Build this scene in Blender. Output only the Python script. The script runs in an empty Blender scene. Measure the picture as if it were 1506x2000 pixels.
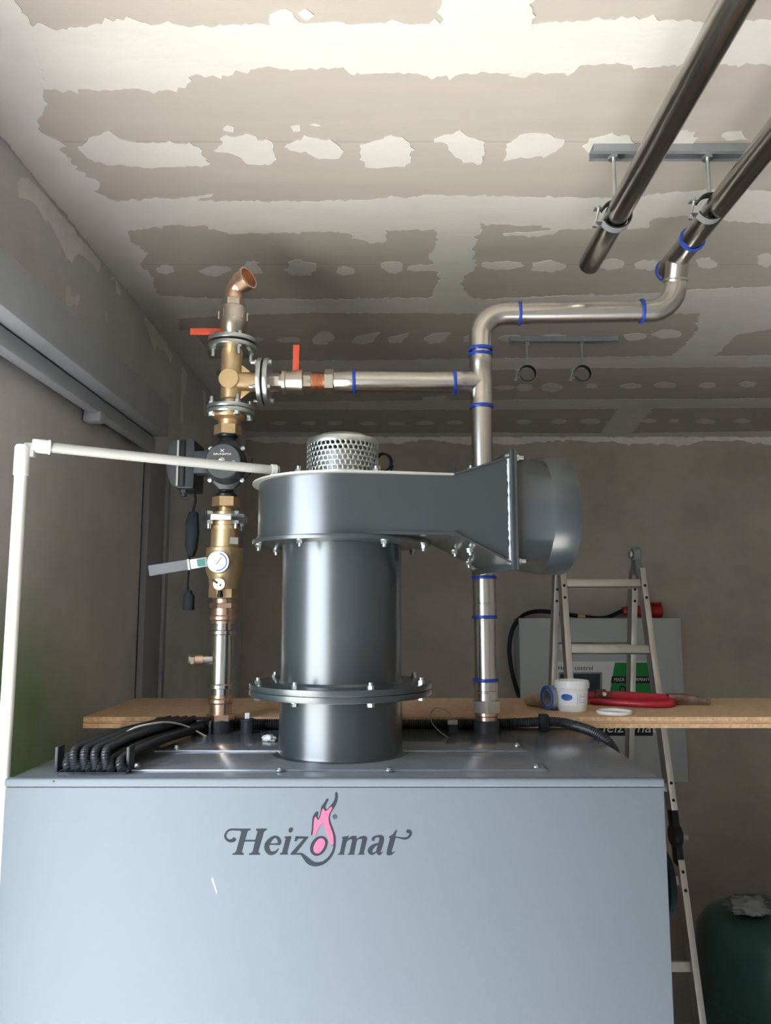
import bpy, bmesh, math, random
from mathutils import Vector as V, Matrix, Quaternion
from mathutils.geometry import tessellate_polygon

sc = bpy.context.scene
col = sc.collection
R = math.radians
PI = math.pi

# ------------------------------------------------------------------ camera
CAM_H, PITCH, F, CX, CY = 2.0, R(7.1), 1500.0, 753.0, 1000.0
cam = bpy.data.cameras.new('camera')
cam.sensor_fit = 'VERTICAL'
cam.sensor_height = 24.0
cam.lens = 24.0 * F / 2000.0
cam.clip_start = 0.02
cam_o = bpy.data.objects.new('camera', cam)
col.objects.link(cam_o)
cam_o.location = (0, 0, CAM_H)
cam_o.rotation_euler = (PI / 2 + PITCH, 0, 0)
sc.camera = cam_o

# ------------------------------------------------------------------ daylight and exposure
SKY = 15.0
w = bpy.data.worlds.new('overcast_sky')
sc.world = w
w.use_nodes = True
bg = w.node_tree.nodes['Background']
bg.inputs['Color'].default_value = (0.78, 0.875, 1.0, 1)
bg.inputs['Strength'].default_value = SKY


def portal(name, loc, rot, sx, sy):
    l = bpy.data.lights.new(name, 'AREA')
    l.shape = 'RECTANGLE'
    l.size, l.size_y = sx, sy
    l.cycles.is_portal = True
    o = bpy.data.objects.new(name, l)
    col.objects.link(o)
    o.location = loc
    o.rotation_euler = rot


portal('side_daylight', (-0.93, 0.42, 1.32), (0, R(-90), 0), 2.64, 1.66)
sun = bpy.data.lights.new('sun', 'SUN')
sun.energy = 49.0
sun.angle = R(1.0)
sun.color = (1.0, 0.955, 0.92)
sun_o = bpy.data.objects.new('sun', sun)
col.objects.link(sun_o)
sun_o.rotation_euler = (V((0.56, -0.13, -0.82))).to_track_quat('-Z', 'Y').to_euler()

sc.view_settings.view_transform = 'Standard'
sc.view_settings.look = 'None'
sc.view_settings.exposure = 0.0
sc.view_settings.gamma = 1.0
sc.view_settings.use_curve_mapping = False
sc.cycles.use_denoising = True
sc.cycles.max_bounces = 10
sc.cycles.diffuse_bounces = 6
sc.cycles.caustics_reflective = False
sc.cycles.caustics_refractive = False


# ------------------------------------------------------------------ measuring helpers
def ray(px, py):
    u, v = (px - CX) / F, (CY - py) / F
    return V((u, math.cos(PITCH) - v * math.sin(PITCH), math.sin(PITCH) + v * math.cos(PITCH)))


def P(px, py, y):                     # where the sight line through a pixel meets the plane Y = y
    d = ray(px, py)
    return V((0, 0, CAM_H)) + d * (y / d.y)


def PZ(px, py, z):
    d = ray(px, py)
    return V((0, 0, CAM_H)) + d * ((z - CAM_H) / d.z)


def PX(px, py, x):
    d = ray(px, py)
    return V((0, 0, CAM_H)) + d * (x / d.x)


# ------------------------------------------------------------------ mesh helpers: each returns (verts, faces)
def frame(axis, ref=None):
    w_ = V(axis).normalized()
    r = V(ref) if ref else (V((0, 0, 1)) if abs(w_.z) < 0.9 else V((1, 0, 0)))
    u_ = (r - w_ * r.dot(w_)).normalized()
    return u_, w_.cross(u_), w_


def hexr(r, a):
    m = (a % (PI / 3)) - PI / 6
    return r * math.cos(PI / 6) / math.cos(m)


def lathe(prof, p0, axis=(0, 0, 1), n=32, rot=0.0, ref=None, a0=0.0, a1=2 * PI):
    u_, v_, w_ = frame(axis, ref)
    p0 = V(p0)
    vs, fs, rings = [], [], []
    full = abs(a1 - a0 - 2 * PI) < 1e-6
    k = n if full else n + 1
    for it in prof:
        r, h = it[0], it[1]
        hx = len(it) > 2
        if r < 1e-7:
            rings.append([len(vs)])
            vs.append(p0 + w_ * h)
            continue
        ring = []
        for i in range(k):
            a = a0 + (a1 - a0) * i / n
            rr = hexr(r, a) if hx else r
            ring.append(len(vs))
            vs.append(p0 + w_ * h + (u_ * math.cos(a + rot) + v_ * math.sin(a + rot)) * rr)
        rings.append(ring)
    for A, B in zip(rings, rings[1:]):
        m = n if full else n
        for i in range(m):
            j = (i + 1) % k
            if len(A) == 1 and len(B) == 1:
                continue
            if len(A) == 1:
                fs.append((A[0], B[j], B[i]))
            elif len(B) == 1:
                fs.append((A[i], A[j], B[0]))
            else:
                fs.append((A[i], A[j], B[j], B[i]))
    return vs, fs


def solid(prof, *a, **k):             # lathe closed at both ends
    return lathe([(0, prof[0][1])] + list(prof) + [(0, prof[-1][1])], *a, **k)


def cyl(p0, p1, r, n=24):
    p0, p1 = V(p0), V(p1)
    return solid([(r, 0), (r, (p1 - p0).length)], p0, p1 - p0, n)


def tube(path, r, n=16, cap=True):
    path = [V(p) for p in path]
    vs, fs = [], []
    t0 = (path[1] - path[0]).normalized()
    u_, v_, _ = frame(t0)
    k = len(path)
    for i, p in enumerate(path):
        t = (path[min(i + 1, k - 1)] - path[max(i - 1, 0)]).normalized()
        q = t0.rotation_difference(t)
        u_, v_ = q @ u_, q @ v_
        t0 = t
        rr = r[i] if isinstance(r, (list, tuple)) else r
        for j in range(n):
            a = 2 * PI * j / n
            vs.append(p + (u_ * math.cos(a) + v_ * math.sin(a)) * rr)
    for i in range(k - 1):
        for j in range(n):
            j2 = (j + 1) % n
            fs.append((i * n + j, i * n + j2, (i + 1) * n + j2, (i + 1) * n + j))
    if cap:
        fs.append(tuple(range(n - 1, -1, -1)))
        fs.append(tuple((k - 1) * n + j for j in range(n)))
    return vs, fs


def fillet(p0, p1, p2, rad, n=10):    # points of a rounded corner at p1
    p0, p1, p2 = V(p0), V(p1), V(p2)
    a, b = (p0 - p1).normalized(), (p2 - p1).normalized()
    ang = a.angle(b)
    d = rad / math.tan(ang / 2)
    c = p1 + (a + b).normalized() * (rad / math.sin(ang / 2))
    s, e = p1 + a * d - c, p1 + b * d - c
    q = s.rotation_difference(e)
    return [c + Quaternion().slerp(q, i / n) @ s for i in range(n + 1)]


def smooth_path(pts, n=8):            # Catmull-Rom through points
    pts = [V(p) for p in pts]
    P_ = [pts[0] * 2 - pts[1]] + pts + [pts[-1] * 2 - pts[-2]]
    out = []
    for i in range(1, len(P_) - 2):
        a, b, c, d = P_[i - 1:i + 3]
        for k in range(n):
            t = k / n
            out.append(0.5 * ((2 * b) + (c - a) * t + (2 * a - 5 * b + 4 * c - d) * t * t + (3 * b - a - 3 * c + d) * t ** 3))
    out.append(pts[-1])
    return out


def box(x0, x1, y0, y1, z0, z1):
    vs = [V((x, y, z)) for x in (x0, x1) for y in (y0, y1) for z in (z0, z1)]
    return vs, [(0, 1, 3, 2), (4, 6, 7, 5), (0, 4, 5, 1), (2, 3, 7, 6), (0, 2, 6, 4), (1, 5, 7, 3)]


def obox(c, ax, ay, az):              # oriented box from centre and half vectors
    c, ax, ay, az = V(c), V(ax), V(ay), V(az)
    vs = [c + ax * i + ay * j + az * k for i in (-1, 1) for j in (-1, 1) for k in (-1, 1)]
    return vs, box(0, 1, 0, 1, 0, 1)[1]


def prism(pts, vec):                  # any planar outline given thickness
    pts = [V(p) for p in pts]
    vec = V(vec)
    n = len(pts)
    nrm = V((0, 0, 0))
    for i in range(n):
        nrm += pts[i].cross(pts[(i + 1) % n])
    if nrm.dot(vec) > 0:
        pts = pts[::-1]
    vs = pts + [p + vec for p in pts]
    fs = []
    for t in tessellate_polygon([pts]):
        a, b, c = t
        nn = (pts[b] - pts[a]).cross(pts[c] - pts[a])
        if nn.dot(vec) > 0:
            a, c = c, a
        fs.append((a, b, c))
        fs.append((c + n, b + n, a + n))
    for i in range(n):
        j = (i + 1) % n
        fs.append((i, i + n, j + n, j))
    return vs, fs


def loft(rings, closed=False):        # equal-length rings of points joined, ends filled
    vs, fs = [], []
    n = len(rings[0])
    for r in rings:
        vs += [V(p) for p in r]
    for i in range(len(rings) - 1):
        for j in range(n):
            k = (j + 1) % n
            fs.append((i * n + j, i * n + k, (i + 1) * n + k, (i + 1) * n + j))
    fs.append(tuple(range(n - 1, -1, -1)))
    fs.append(tuple((len(rings) - 1) * n + j for j in range(n)))
    return vs, fs


ORG = {}


def mesh_of(name, geos, bevel=0.0, sharp=34.0, seg=2, weld=True):
    if isinstance(geos, tuple):
        geos = [geos]
    bm = bmesh.new()
    for vs, fs in geos:
        bv = [bm.verts.new(v) for v in vs]
        for f in fs:
            try:
                bm.faces.new([bv[i] for i in f])
            except ValueError:
                pass
    if weld:
        bmesh.ops.remove_doubles(bm, verts=bm.verts, dist=1e-6)
    bmesh.ops.recalc_face_normals(bm, faces=bm.faces)
    if bevel:
        es = [e for e in bm.edges if len(e.link_faces) == 2 and e.calc_face_angle(0) > R(40)]
        bmesh.ops.bevel(bm, geom=es, offset=bevel, segments=seg, affect='EDGES', profile=0.5, clamp_overlap=True)
    lim = R(sharp)
    for e in bm.edges:
        e.smooth = not (len(e.link_faces) == 2 and e.calc_face_angle(0) > lim)
    for f in bm.faces:
        f.smooth = True
    me = bpy.data.meshes.new(name)
    bm.to_mesh(me)
    bm.free()
    return me


def shift(geos, d):
    if isinstance(geos, tuple):
        geos = [geos]
    return [([V(v) - d for v in vs], fs) for vs, fs in geos]


def obj(name, geos, m, parent=None, bevel=0.0, sharp=34.0, org=None, seg=2, label=None):
    o_ = ORG[parent.name] if parent else V(org or (0, 0, 0))
    me = mesh_of(name, shift(geos, o_), bevel, sharp, seg)
    me.materials.append(m)
    o = bpy.data.objects.new(name, me)
    col.objects.link(o)
    if parent:
        o.parent = parent
    else:
        o.location = o_
    ORG[o.name] = o_
    if label:
        o['label'] = label
    return o


def inst(name, me, parent, loc, axis=(0, 0, 1), spin=0.0):   # one more part that shares mesh data
    o = bpy.data.objects.new(name, me)
    col.objects.link(o)
    o.parent = parent
    o.location = V(loc) - ORG[parent.name]
    o.rotation_mode = 'QUATERNION'
    o.rotation_quaternion = V((0, 0, 1)).rotation_difference(V(axis).normalized()) @ Quaternion((0, 0, 1), spin)
    ORG[o.name] = V(loc)
    return o


def tag(o, label, cat, group=None):
    o['label'] = label
    o['category'] = cat
    if group:
        o['group'] = group
    return o


def thing(name, label, cat, loc, group=None):
    o = bpy.data.objects.new(name, None)
    o.empty_display_size = 0.05
    col.objects.link(o)
    o.location = loc
    ORG[o.name] = V(loc)
    return tag(o, label, cat, group)


def struct(o):
    o['kind'] = 'structure'
    return o


def bolt_mesh(name, m, hr, hh, grip, tail, sr=0.0045, washer=True):
    # hex head below z = 0, shank through the grip, nut and thread end above
    p = [(hr, -hh, 'x'), (hr, 0, 'x')]
    if washer:
        p = [(hr, -hh - 0.0015, 'x'), (hr, -0.0015, 'x'), (hr * 1.25, -0.0015), (hr * 1.25, 0)]
    p += [(sr, 0), (sr, grip), (hr * 1.0, grip, 'x'), (hr * 1.0, grip + hh, 'x'), (sr, grip + hh), (sr, grip + hh + tail)]
    me = mesh_of(name, solid(p, (0, 0, 0), (0, 0, 1), 24))
    me.materials.append(m)
    return me


# ------------------------------------------------------------------ materials
def mat(name, c, rough=0.5, metal=0.0, var=0.0, vscale=6.0, bump=0.0, bscale=60.0, spec=0.5, c2=None, stretch=None, coat=0.0):
    m = bpy.data.materials.new(name)
    m.use_nodes = True
    nt = m.node_tree
    b = nt.nodes['Principled BSDF']
    b.inputs['Base Color'].default_value = (*c, 1)
    b.inputs['Roughness'].default_value = rough
    b.inputs['Metallic'].default_value = metal
    b.inputs['Specular IOR Level'].default_value = spec
    if coat:
        b.inputs['Coat Weight'].default_value = coat
        b.inputs['Coat Roughness'].default_value = 0.27
    if var or bump or c2:
        tc = nt.nodes.new('ShaderNodeTexCoord')
        src = tc.outputs['Object']
        if stretch:
            mp = nt.nodes.new('ShaderNodeMapping')
            mp.inputs['Scale'].default_value = stretch
            nt.links.new(src, mp.inputs['Vector'])
            src = mp.outputs['Vector']
    if var or c2:
        nz = nt.nodes.new('ShaderNodeTexNoise')
        nz.inputs['Scale'].default_value = vscale
        nz.inputs['Detail'].default_value = 6
        nz.inputs['Roughness'].default_value = 0.62
        nt.links.new(src, nz.inputs['Vector'])
        rp = nt.nodes.new('ShaderNodeValToRGB')
        rp.color_ramp.elements[0].position = 0.3
        rp.color_ramp.elements[1].position = 0.7
        ca = c2 if c2 else tuple(x * (1 - var) for x in c)
        cb = c if c2 else tuple(min(1, x * (1 + var)) for x in c)
        rp.color_ramp.elements[0].color = (*ca, 1)
        rp.color_ramp.elements[1].color = (*cb, 1)
        nt.links.new(nz.outputs['Fac'], rp.inputs['Fac'])
        nt.links.new(rp.outputs['Color'], b.inputs['Base Color'])
    if bump:
        n2 = nt.nodes.new('ShaderNodeTexNoise')
        n2.inputs['Scale'].default_value = bscale
        n2.inputs['Detail'].default_value = 4
        nt.links.new(src, n2.inputs['Vector'])
        bp = nt.nodes.new('ShaderNodeBump')
        bp.inputs['Strength'].default_value = bump
        bp.inputs['Distance'].default_value = 0.004
        nt.links.new(n2.outputs['Fac'], bp.inputs['Height'])
        nt.links.new(bp.outputs['Normal'], b.inputs['Normal'])
    return m


M = {}
M['board'] = mat('plasterboard_card', (0.455, 0.415, 0.375), 0.9, var=0.05, vscale=3, stretch=(0.6, 4, 4), bump=0.08, bscale=90)
M['filler'] = mat('joint_filler', (0.65, 0.63, 0.605), 0.85, var=0.05, vscale=5, stretch=(1, 2.5, 1), bump=0.25, bscale=22)
M['filler_wall'] = mat('joint_filler_wall', (0.80, 0.78, 0.74), 0.9, var=0.10, vscale=9, bump=0.2, bscale=30)
M['wall_back'] = mat('cement_plaster_back', (0.47, 0.43, 0.365), 0.95, var=0.14, vscale=2.6, bump=0.25, bscale=35)
M['wall_left'] = mat('cement_plaster_left', (0.60, 0.59, 0.585), 0.95, var=0.10, vscale=3, bump=0.25, bscale=35)
M['lintel'] = mat('grey_lintel_sheet', (0.43, 0.465, 0.50), 0.55, 0.2, var=0.08, vscale=4)
M['jamb'] = mat('grey_jamb_sheet', (0.26, 0.265, 0.27), 0.6)
M['door'] = mat('grey_gate_board', (0.64, 0.625, 0.605), 0.9, var=0.09, vscale=4, bump=0.15, bscale=40)
M['floor'] = mat('concrete_floor', (0.50, 0.485, 0.475), 0.8, var=0.15, vscale=2)
M['wall_front'] = mat('grey_plaster_front', (0.42, 0.42, 0.41), 0.9)
M['wall_right'] = mat('dark_wall_right', (0.20, 0.19, 0.175), 0.95, var=0.1, vscale=3)  # unseen side wall, coloured dark to stand in for an unlit region
M['yard'] = mat('gravel_yard', (0.42, 0.41, 0.34), 0.95, var=0.2, vscale=2)
M['zinc'] = mat('zinc_plated_steel', (0.62, 0.66, 0.66), 0.34, 1.0, var=0.10, vscale=30)
M['zinc_dull'] = mat('galvanised_sheet', (0.38, 0.41, 0.44), 0.5, 0.6, var=0.10, vscale=8)
M['stainless'] = mat('stainless_pipe', (0.64, 0.61, 0.57), 0.27, 1.0, var=0.05, vscale=14, stretch=(1, 1, 0.15))
M['stainless_dark'] = mat('stainless_pipe_unpolished', (0.42, 0.405, 0.385), 0.24, 1.0, var=0.06, vscale=14, stretch=(1, 0.15, 1))
M['nickel'] = mat('nickel_plated_brass', (0.66, 0.60, 0.52), 0.30, 1.0, var=0.05, vscale=40)
M['brass'] = mat('cast_brass', (0.72, 0.53, 0.30), 0.42, 0.85, var=0.08, vscale=40, bump=0.06, bscale=300)
M['bronze'] = mat('bronze_press_fitting', (0.86, 0.60, 0.45), 0.32, 1.0, var=0.08, vscale=40)
M['copper'] = mat('copper_thread', (0.84, 0.50, 0.34), 0.30, 1.0, var=0.15, vscale=60)
M['paint_dark'] = mat('anthracite_sheet_paint', (0.024, 0.032, 0.037), 0.30, 0.0, var=0.05, vscale=8, spec=0.6, bump=0.02, bscale=12, coat=0.9)
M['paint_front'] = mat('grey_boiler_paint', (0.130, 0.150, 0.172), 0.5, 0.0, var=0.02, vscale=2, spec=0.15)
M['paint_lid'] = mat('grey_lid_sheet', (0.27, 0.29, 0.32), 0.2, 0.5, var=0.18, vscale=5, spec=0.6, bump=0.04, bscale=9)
M['fan_lid'] = mat('bare_fan_plate', (0.55, 0.55, 0.53), 0.42, 0.7, var=0.06, vscale=10)
M['blue'] = mat('blue_press_ring', (0.02, 0.06, 0.42), 0.35, 0.0)
M['red_plastic'] = mat('red_valve_sleeve', (0.72, 0.10, 0.05), 0.5)
M['red_paint'] = mat('red_wrench_paint', (0.42, 0.018, 0.03), 0.4, var=0.12, vscale=20)
M['red_plug'] = mat('red_plug_plastic', (0.42, 0.02, 0.02), 0.4)
M['black'] = mat('black_plastic', (0.009, 0.010, 0.012), 0.45, spec=0.3)
M['cable'] = mat('black_corrugated_sheath', (0.017, 0.019, 0.022), 0.4, spec=0.45)
M['black_cast'] = mat('black_cast_iron', (0.014, 0.017, 0.022), 0.35, 0.0, bump=0.05, bscale=200)
M['rubber'] = mat('black_rubber', (0.012, 0.012, 0.012), 0.7)
M['grey_plastic'] = mat('dark_grey_plastic', (0.036, 0.041, 0.048), 0.45, spec=0.35)
M['pump_face'] = mat('pump_faceplate', (0.05, 0.052, 0.056), 0.38)
M['white_plastic'] = mat('white_plastic', (0.80, 0.80, 0.77), 0.42, var=0.02, vscale=10)
M['conduit'] = mat('pale_grey_conduit', (0.42, 0.42, 0.40), 0.42)
M['white'] = mat('white_print', (0.85, 0.85, 0.83), 0.6)
M['print_dark'] = mat('dark_print', (0.022, 0.027, 0.034), 0.6, spec=0.1)
M['print_pink'] = mat('pink_print', (0.62, 0.095, 0.17), 0.6, spec=0.1)
M['print_red'] = mat('dark_red_print', (0.22, 0.03, 0.07), 0.55)
M['alu'] = mat('ladder_aluminium', (0.60, 0.585, 0.55), 0.42, 0.85, var=0.06, vscale=15)
M['chip'] = mat('chipboard_face', (0.64, 0.43, 0.26), 0.8, var=0.16, vscale=45, bump=0.15, bscale=220)
M['chip_edge'] = mat('chipboard_edge', (0.62, 0.40, 0.22), 0.9, var=0.3, vscale=120, bump=0.5, bscale=260)
M['cabinet'] = mat('light_grey_enamel', (0.50, 0.53, 0.52), 0.45)
M['green'] = mat('green_sticker', (0.0, 0.27, 0.035), 0.5)
M['screen'] = mat('dark_display', (0.012, 0.03, 0.045), 0.15)
M['tank'] = mat('green_tank_paint', (0.05, 0.125, 0.11), 0.30, var=0.10, vscale=5)
M['tan'] = mat('tan_hemp', (0.50, 0.40, 0.28), 0.8, var=0.2, vscale=80)
M['rust'] = mat('worn_steel_jaw', (0.20, 0.12, 0.10), 0.5, 0.6, var=0.4, vscale=60)
M['lens_blue'] = mat('blue_label_print', (0.03, 0.12, 0.45), 0.5)
M['gauge_face'] = mat('gauge_dial', (0.85, 0.87, 0.88), 0.4)
M['yellow'] = mat('yellow_tag', (0.55, 0.48, 0.12), 0.6)
M['navy'] = mat('navy_plastic', (0.004, 0.010, 0.017), 0.5, spec=0.2)
M['grip'] = mat('grey_handle_grip', (0.27, 0.29, 0.31), 0.5)
M['foil'] = mat('crumpled_film', (0.30, 0.33, 0.32), 0.25)
M['teal_sticker'] = mat('teal_sticker', (0.10, 0.33, 0.28), 0.45)

# plasterboard gets the faint printed line along its middle
nt = M['board'].node_tree
uv = nt.nodes.new('ShaderNodeUVMap')
sx = nt.nodes.new('ShaderNodeSeparateXYZ')
nt.links.new(uv.outputs['UV'], sx.inputs['Vector'])
m1 = nt.nodes.new('ShaderNodeMath'); m1.operation = 'COMPARE'
m1.inputs[1].default_value = 0.5; m1.inputs[2].default_value = 0.0022
nt.links.new(sx.outputs['Y'], m1.inputs[0])
mx = nt.nodes.new('ShaderNodeMix'); mx.data_type = 'RGBA'
bs = nt.nodes['Principled BSDF']
src = bs.inputs['Base Color'].links[0].from_socket
nt.links.new(m1.outputs['Value'], mx.inputs['Factor'])
nt.links.new(src, mx.inputs['A'])
mx.inputs['B'].default_value = (0.34, 0.295, 0.26, 1)
nt.links.new(mx.outputs['Result'], bs.inputs['Base Color'])


# soft green patch low on the gate board, broken up by noise
def tint_patch(m, centre, size, colour, amount):
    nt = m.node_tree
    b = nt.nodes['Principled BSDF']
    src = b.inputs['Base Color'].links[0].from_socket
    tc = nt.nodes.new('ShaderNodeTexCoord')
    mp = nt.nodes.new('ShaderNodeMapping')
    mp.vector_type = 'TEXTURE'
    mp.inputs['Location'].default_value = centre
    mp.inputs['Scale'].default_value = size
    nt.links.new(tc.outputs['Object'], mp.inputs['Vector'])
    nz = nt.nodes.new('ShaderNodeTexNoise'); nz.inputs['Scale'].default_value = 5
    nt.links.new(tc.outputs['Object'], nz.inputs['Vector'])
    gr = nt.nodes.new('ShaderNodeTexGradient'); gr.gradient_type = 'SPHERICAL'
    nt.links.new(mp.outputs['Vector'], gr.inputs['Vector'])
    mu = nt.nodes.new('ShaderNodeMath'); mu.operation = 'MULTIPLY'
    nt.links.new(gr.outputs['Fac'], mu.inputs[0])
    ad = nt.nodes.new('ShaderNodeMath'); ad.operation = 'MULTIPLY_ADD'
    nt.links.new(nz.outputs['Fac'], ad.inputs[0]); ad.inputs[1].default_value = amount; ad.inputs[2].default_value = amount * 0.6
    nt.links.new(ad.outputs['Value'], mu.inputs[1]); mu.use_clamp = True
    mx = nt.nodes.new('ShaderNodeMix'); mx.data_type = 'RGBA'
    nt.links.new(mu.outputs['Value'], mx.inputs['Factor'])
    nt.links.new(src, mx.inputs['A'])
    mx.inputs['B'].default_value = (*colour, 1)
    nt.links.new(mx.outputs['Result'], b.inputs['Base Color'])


tint_patch(M['door'], (-0.86, 1.5, 1.55), (0.5, 0.9, 0.6), (0.22, 0.34, 0.12), 1.8)

# ------------------------------------------------------------------ the room
XL, XR, YB, YF, CZ = -0.872, 3.1, 4.70, -2.4, 3.06
struct(obj('floor', box(XL - 0.2, XR + 0.2, YF - 0.2, YB + 0.2, -0.15, 0), M['floor']))
yard = struct(obj('ground_outside', box(-16, 16, -18, 16, -0.30, -0.16), M['yard']))
ceiling = struct(obj('ceiling', box(XL - 0.2, XR + 0.2, YF - 0.2, YB + 0.2, CZ + 0.0125, CZ + 0.2), M['filler']))
wall_back = struct(obj('wall_back', box(XL - 0.2, XR + 0.2, YB, YB + 0.2, 0, CZ + 0.0125), M['wall_back']))
struct(obj('wall_right', box(XR, XR + 0.2, YF, YB, 0, CZ + 0.0125), M['wall_right']))
wall_left = struct(obj('wall_left', [box(XL - 0.2, XL, 2.74, YB, 0, CZ + 0.0125)], M['wall_left']))
struct(obj('wall_left', [box(XL - 0.2, XL, YF, 2.74, 2.63, CZ + 0.0125)], M['wall_left']))
struct(obj('wall_left', [box(XL - 0.2, XL, YF, -0.4, 0, 2.63)], M['wall_left']))
struct(obj('wall_front', [box(XL - 0.2, XR + 0.2, YF - 0.2, YF, 0, CZ + 0.0125)], M['wall_front']))
# the gate leaf that closes the rear of the side opening
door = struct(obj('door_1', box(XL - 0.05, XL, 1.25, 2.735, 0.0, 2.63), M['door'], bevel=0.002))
# lintel cover, sliding rail and jamb on the left wall
pb = PX(329, 853, -0.775)
pt = PX(0, 477, -0.775)
struct(obj('trim_1', box(XL, -0.775, -1.6, pb.y, pb.z, pt.z), M['lintel'], bevel=0.003))
rail_z1 = pb.z - 0.004
struct(obj('trim_2', box(XL + 0.012, XL + 0.05, -1.6, 2.70, rail_z1 - 0.045, rail_z1), M['lintel'], bevel=0.006))
struct(obj('trim_3', [box(XL - 0.0, XL + 0.022, 2.735, 2.93, 0, rail_z1 - 0.05)], M['jamb'], bevel=0.002))
struct(obj('trim_4', [box(XL - 0.0, XL + 0.034, 2.93, 2.965, 0, rail_z1 - 0.02)], M['jamb'], bevel=0.002))
struct(obj('trim_5', [box(XL + 0.005, XL + 0.055, 2.15, 2.19, rail_z1 - 0.07, rail_z1 - 0.04)], M['lintel'], bevel=0.002))

struct(obj('dark_gap_strip', box(XL - 0.001, XL + 0.0012, 2.726, 2.7345, 0, rail_z1 - 0.05), M['rubber']))  # black strip standing in for the shaded gap between leaf and jamb
# plasterboard panels, with the joints open between them
rows = [-2.4, -1.9, -1.25, -0.6, 0.05, 0.69, 1.33, 1.955, 2.60, 3.215, 3.985, 4.70]
for i, (a, b) in enumerate(zip(rows, rows[1:])):
    cuts = [XL, {5: 0.17, 6: 2.3, 7: 0.19, 8: 1.19, 9: 2.2, 10: 1.17}.get(i, 0.17 + (i % 2)), XR]
    for x0, x1 in zip(cuts, cuts[1:]):
        p = obj('plasterboard_panel', box(x0 + 0.001, x1 - 0.001, a + 0.001, b - 0.001, CZ, CZ + 0.0125), M['board'], ceiling)
        me = p.data
        uvl = me.uv_layers.new(name='UVMap')
        for lp in me.loops:
            co = me.vertices[lp.vertex_index].co
            uvl.data[lp.index].uv = ((co.x - x0) / (x1 - x0), (co.y - a) / (b - a))

rng = random.Random(7)


def jag(pts, step, amp, closed=True):
    """Ragged trowel edge: subdivide the outline and push the points about."""
    out = []
    n = len(pts)
    for i in range(n if closed else n - 1):
        a, b = pts[i], pts[(i + 1) % n]
        d = b - a
        L = d.length
        k = max(1, int(L / step))
        for j in range(k):
            p = a + d * (j / k)
            out.append(p)
    res = []
    ph = 0.0
    for i, p in enumerate(out):
        q = out[(i + 1) % len(out)]
        t = (q - p)
        t = t.normalized() if t.length > 1e-9 else V((1, 0, 0))
        nr = t.cross(PLN)
        ph = ph * 0.55 + rng.uniform(-1, 1) * amp
        tooth = amp * rng.uniform(1.2, 2.6) if rng.random() < 0.12 else 0
        res.append(p + nr * (ph + tooth) + t * rng.uniform(-0.3, 0.3) * step)
    return res


PLN = V((0, 0, 1))
patch_count = 0


def ceil_patch(px, th=0.0012, step=0.009, amp=0.0045, name='filler_patch'):
    global patch_count
    patch_count += 1
    pts = [PZ(x, y, CZ) for x, y in px]
    pts = [V((min(max(p.x, XL + 0.001), XR - 0.01), min(p.y, YB - 0.001), CZ)) for p in pts]
    pts = jag(pts, step, amp)
    pts = [V((min(max(p.x, XL + 0.001), XR), min(p.y, YB - 0.001), CZ)) for p in pts]
    return obj(name, prism(pts, (0, 0, -th)), M['filler'], ceiling)


def ell(cx, cy, rx, ry, k=10, skew=0.0):
    return [(cx + rx * math.cos(2 * PI * i / k) * rng.uniform(0.85, 1.1) + skew * ry * math.sin(2 * PI * i / k), cy - ry * math.sin(2 * PI * i / k) * rng.uniform(0.85, 1.1)) for i in range(k)]


def z1(pts):
    return [(x * 0.5047, y * 0.5047) for x, y in pts]


def z2(pts):
    return [(750 + x * 0.502, y * 0.502) for x, y in pts]


def z6(pts):
    return [(600 + x * 0.332, 560 + y * 0.332) for x, y in pts]


def z7(pts):
    return [(900 + x * 0.332, 540 + y * 0.332) for x, y in pts]


# filled joints that run across the room
ceil_patch([(-330, 60), (0, 52), (20, 48), (60, 52), (130, 55), (250, 32), (310, 48), (400, 52), (480, 45), (525, 46), (530, 30), (548, 15), (562, 16), (585, 42), (720, 45), (860, 42), (1040, 42), (1170, 38),
            (1240, 30), (1250, 40), (1506, 38), (1900, 40), (1900, 128), (1506, 124), (1400, 122), (1260, 128), (1180, 120), (1130, 128), (1120, 138), (1000, 147), (1000, 140), (950, 140), (890, 145), (760, 143), (680, 142), (670, 132),
            (560, 135), (525, 130), (460, 135), (455, 148), (365, 148), (360, 173), (200, 175), (120, 175), (0, 170), (-330, 170)], 0.0012, name='filler_band')
ceil_patch([(862, 60), (858, -120), (1050, -120), (1035, 60)], 0.0018, name='filler_band')
ceil_patch([(180, 400), (240, 392), (300, 387), (370, 385), (410, 378), (412, 385), (382, 392), (420, 393), (560, 392), (600, 394), (720, 388), (800, 385), (850, 380), (900, 382), (1050, 385), (1160, 388), (1240, 385), (1320, 375), (1400, 368), (1506, 372), (1900, 372),
            (1900, 440), (1506, 436), (1420, 430), (1360, 420), (1270, 425), (1265, 445), (1090, 448), (1080, 458), (985, 460), (982, 455), (1075, 450), (1060, 440), (930, 437), (850, 447), (755, 450), (752, 470), (725, 474), (690, 460), (660, 450), (520, 455), (450, 455), (400, 440), (330, 440), (250, 449), (200, 450)], 0.0013, name='filler_band')
ceil_patch([(845, 430), (855, 470), (835, 500), (850, 520), (858, 545), (840, 580), (830, 605), (955, 605), (905, 565), (905, 550), (930, 520), (925, 480), (938, 450), (940, 430)], 0.0019, name='filler_band')
ceil_patch([(300, 578), (420, 583), (640, 585), (835, 582), (950, 585), (1120, 577), (1180, 577), (1300, 572), (1340, 566), (1506, 560), (1900, 560), (1900, 625), (1506, 612), (1340, 612), (1200, 612), (950, 612), (640, 610), (500, 613), (430, 615), (345, 622), (320, 622)], 0.0014, name='filler_band')
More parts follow.
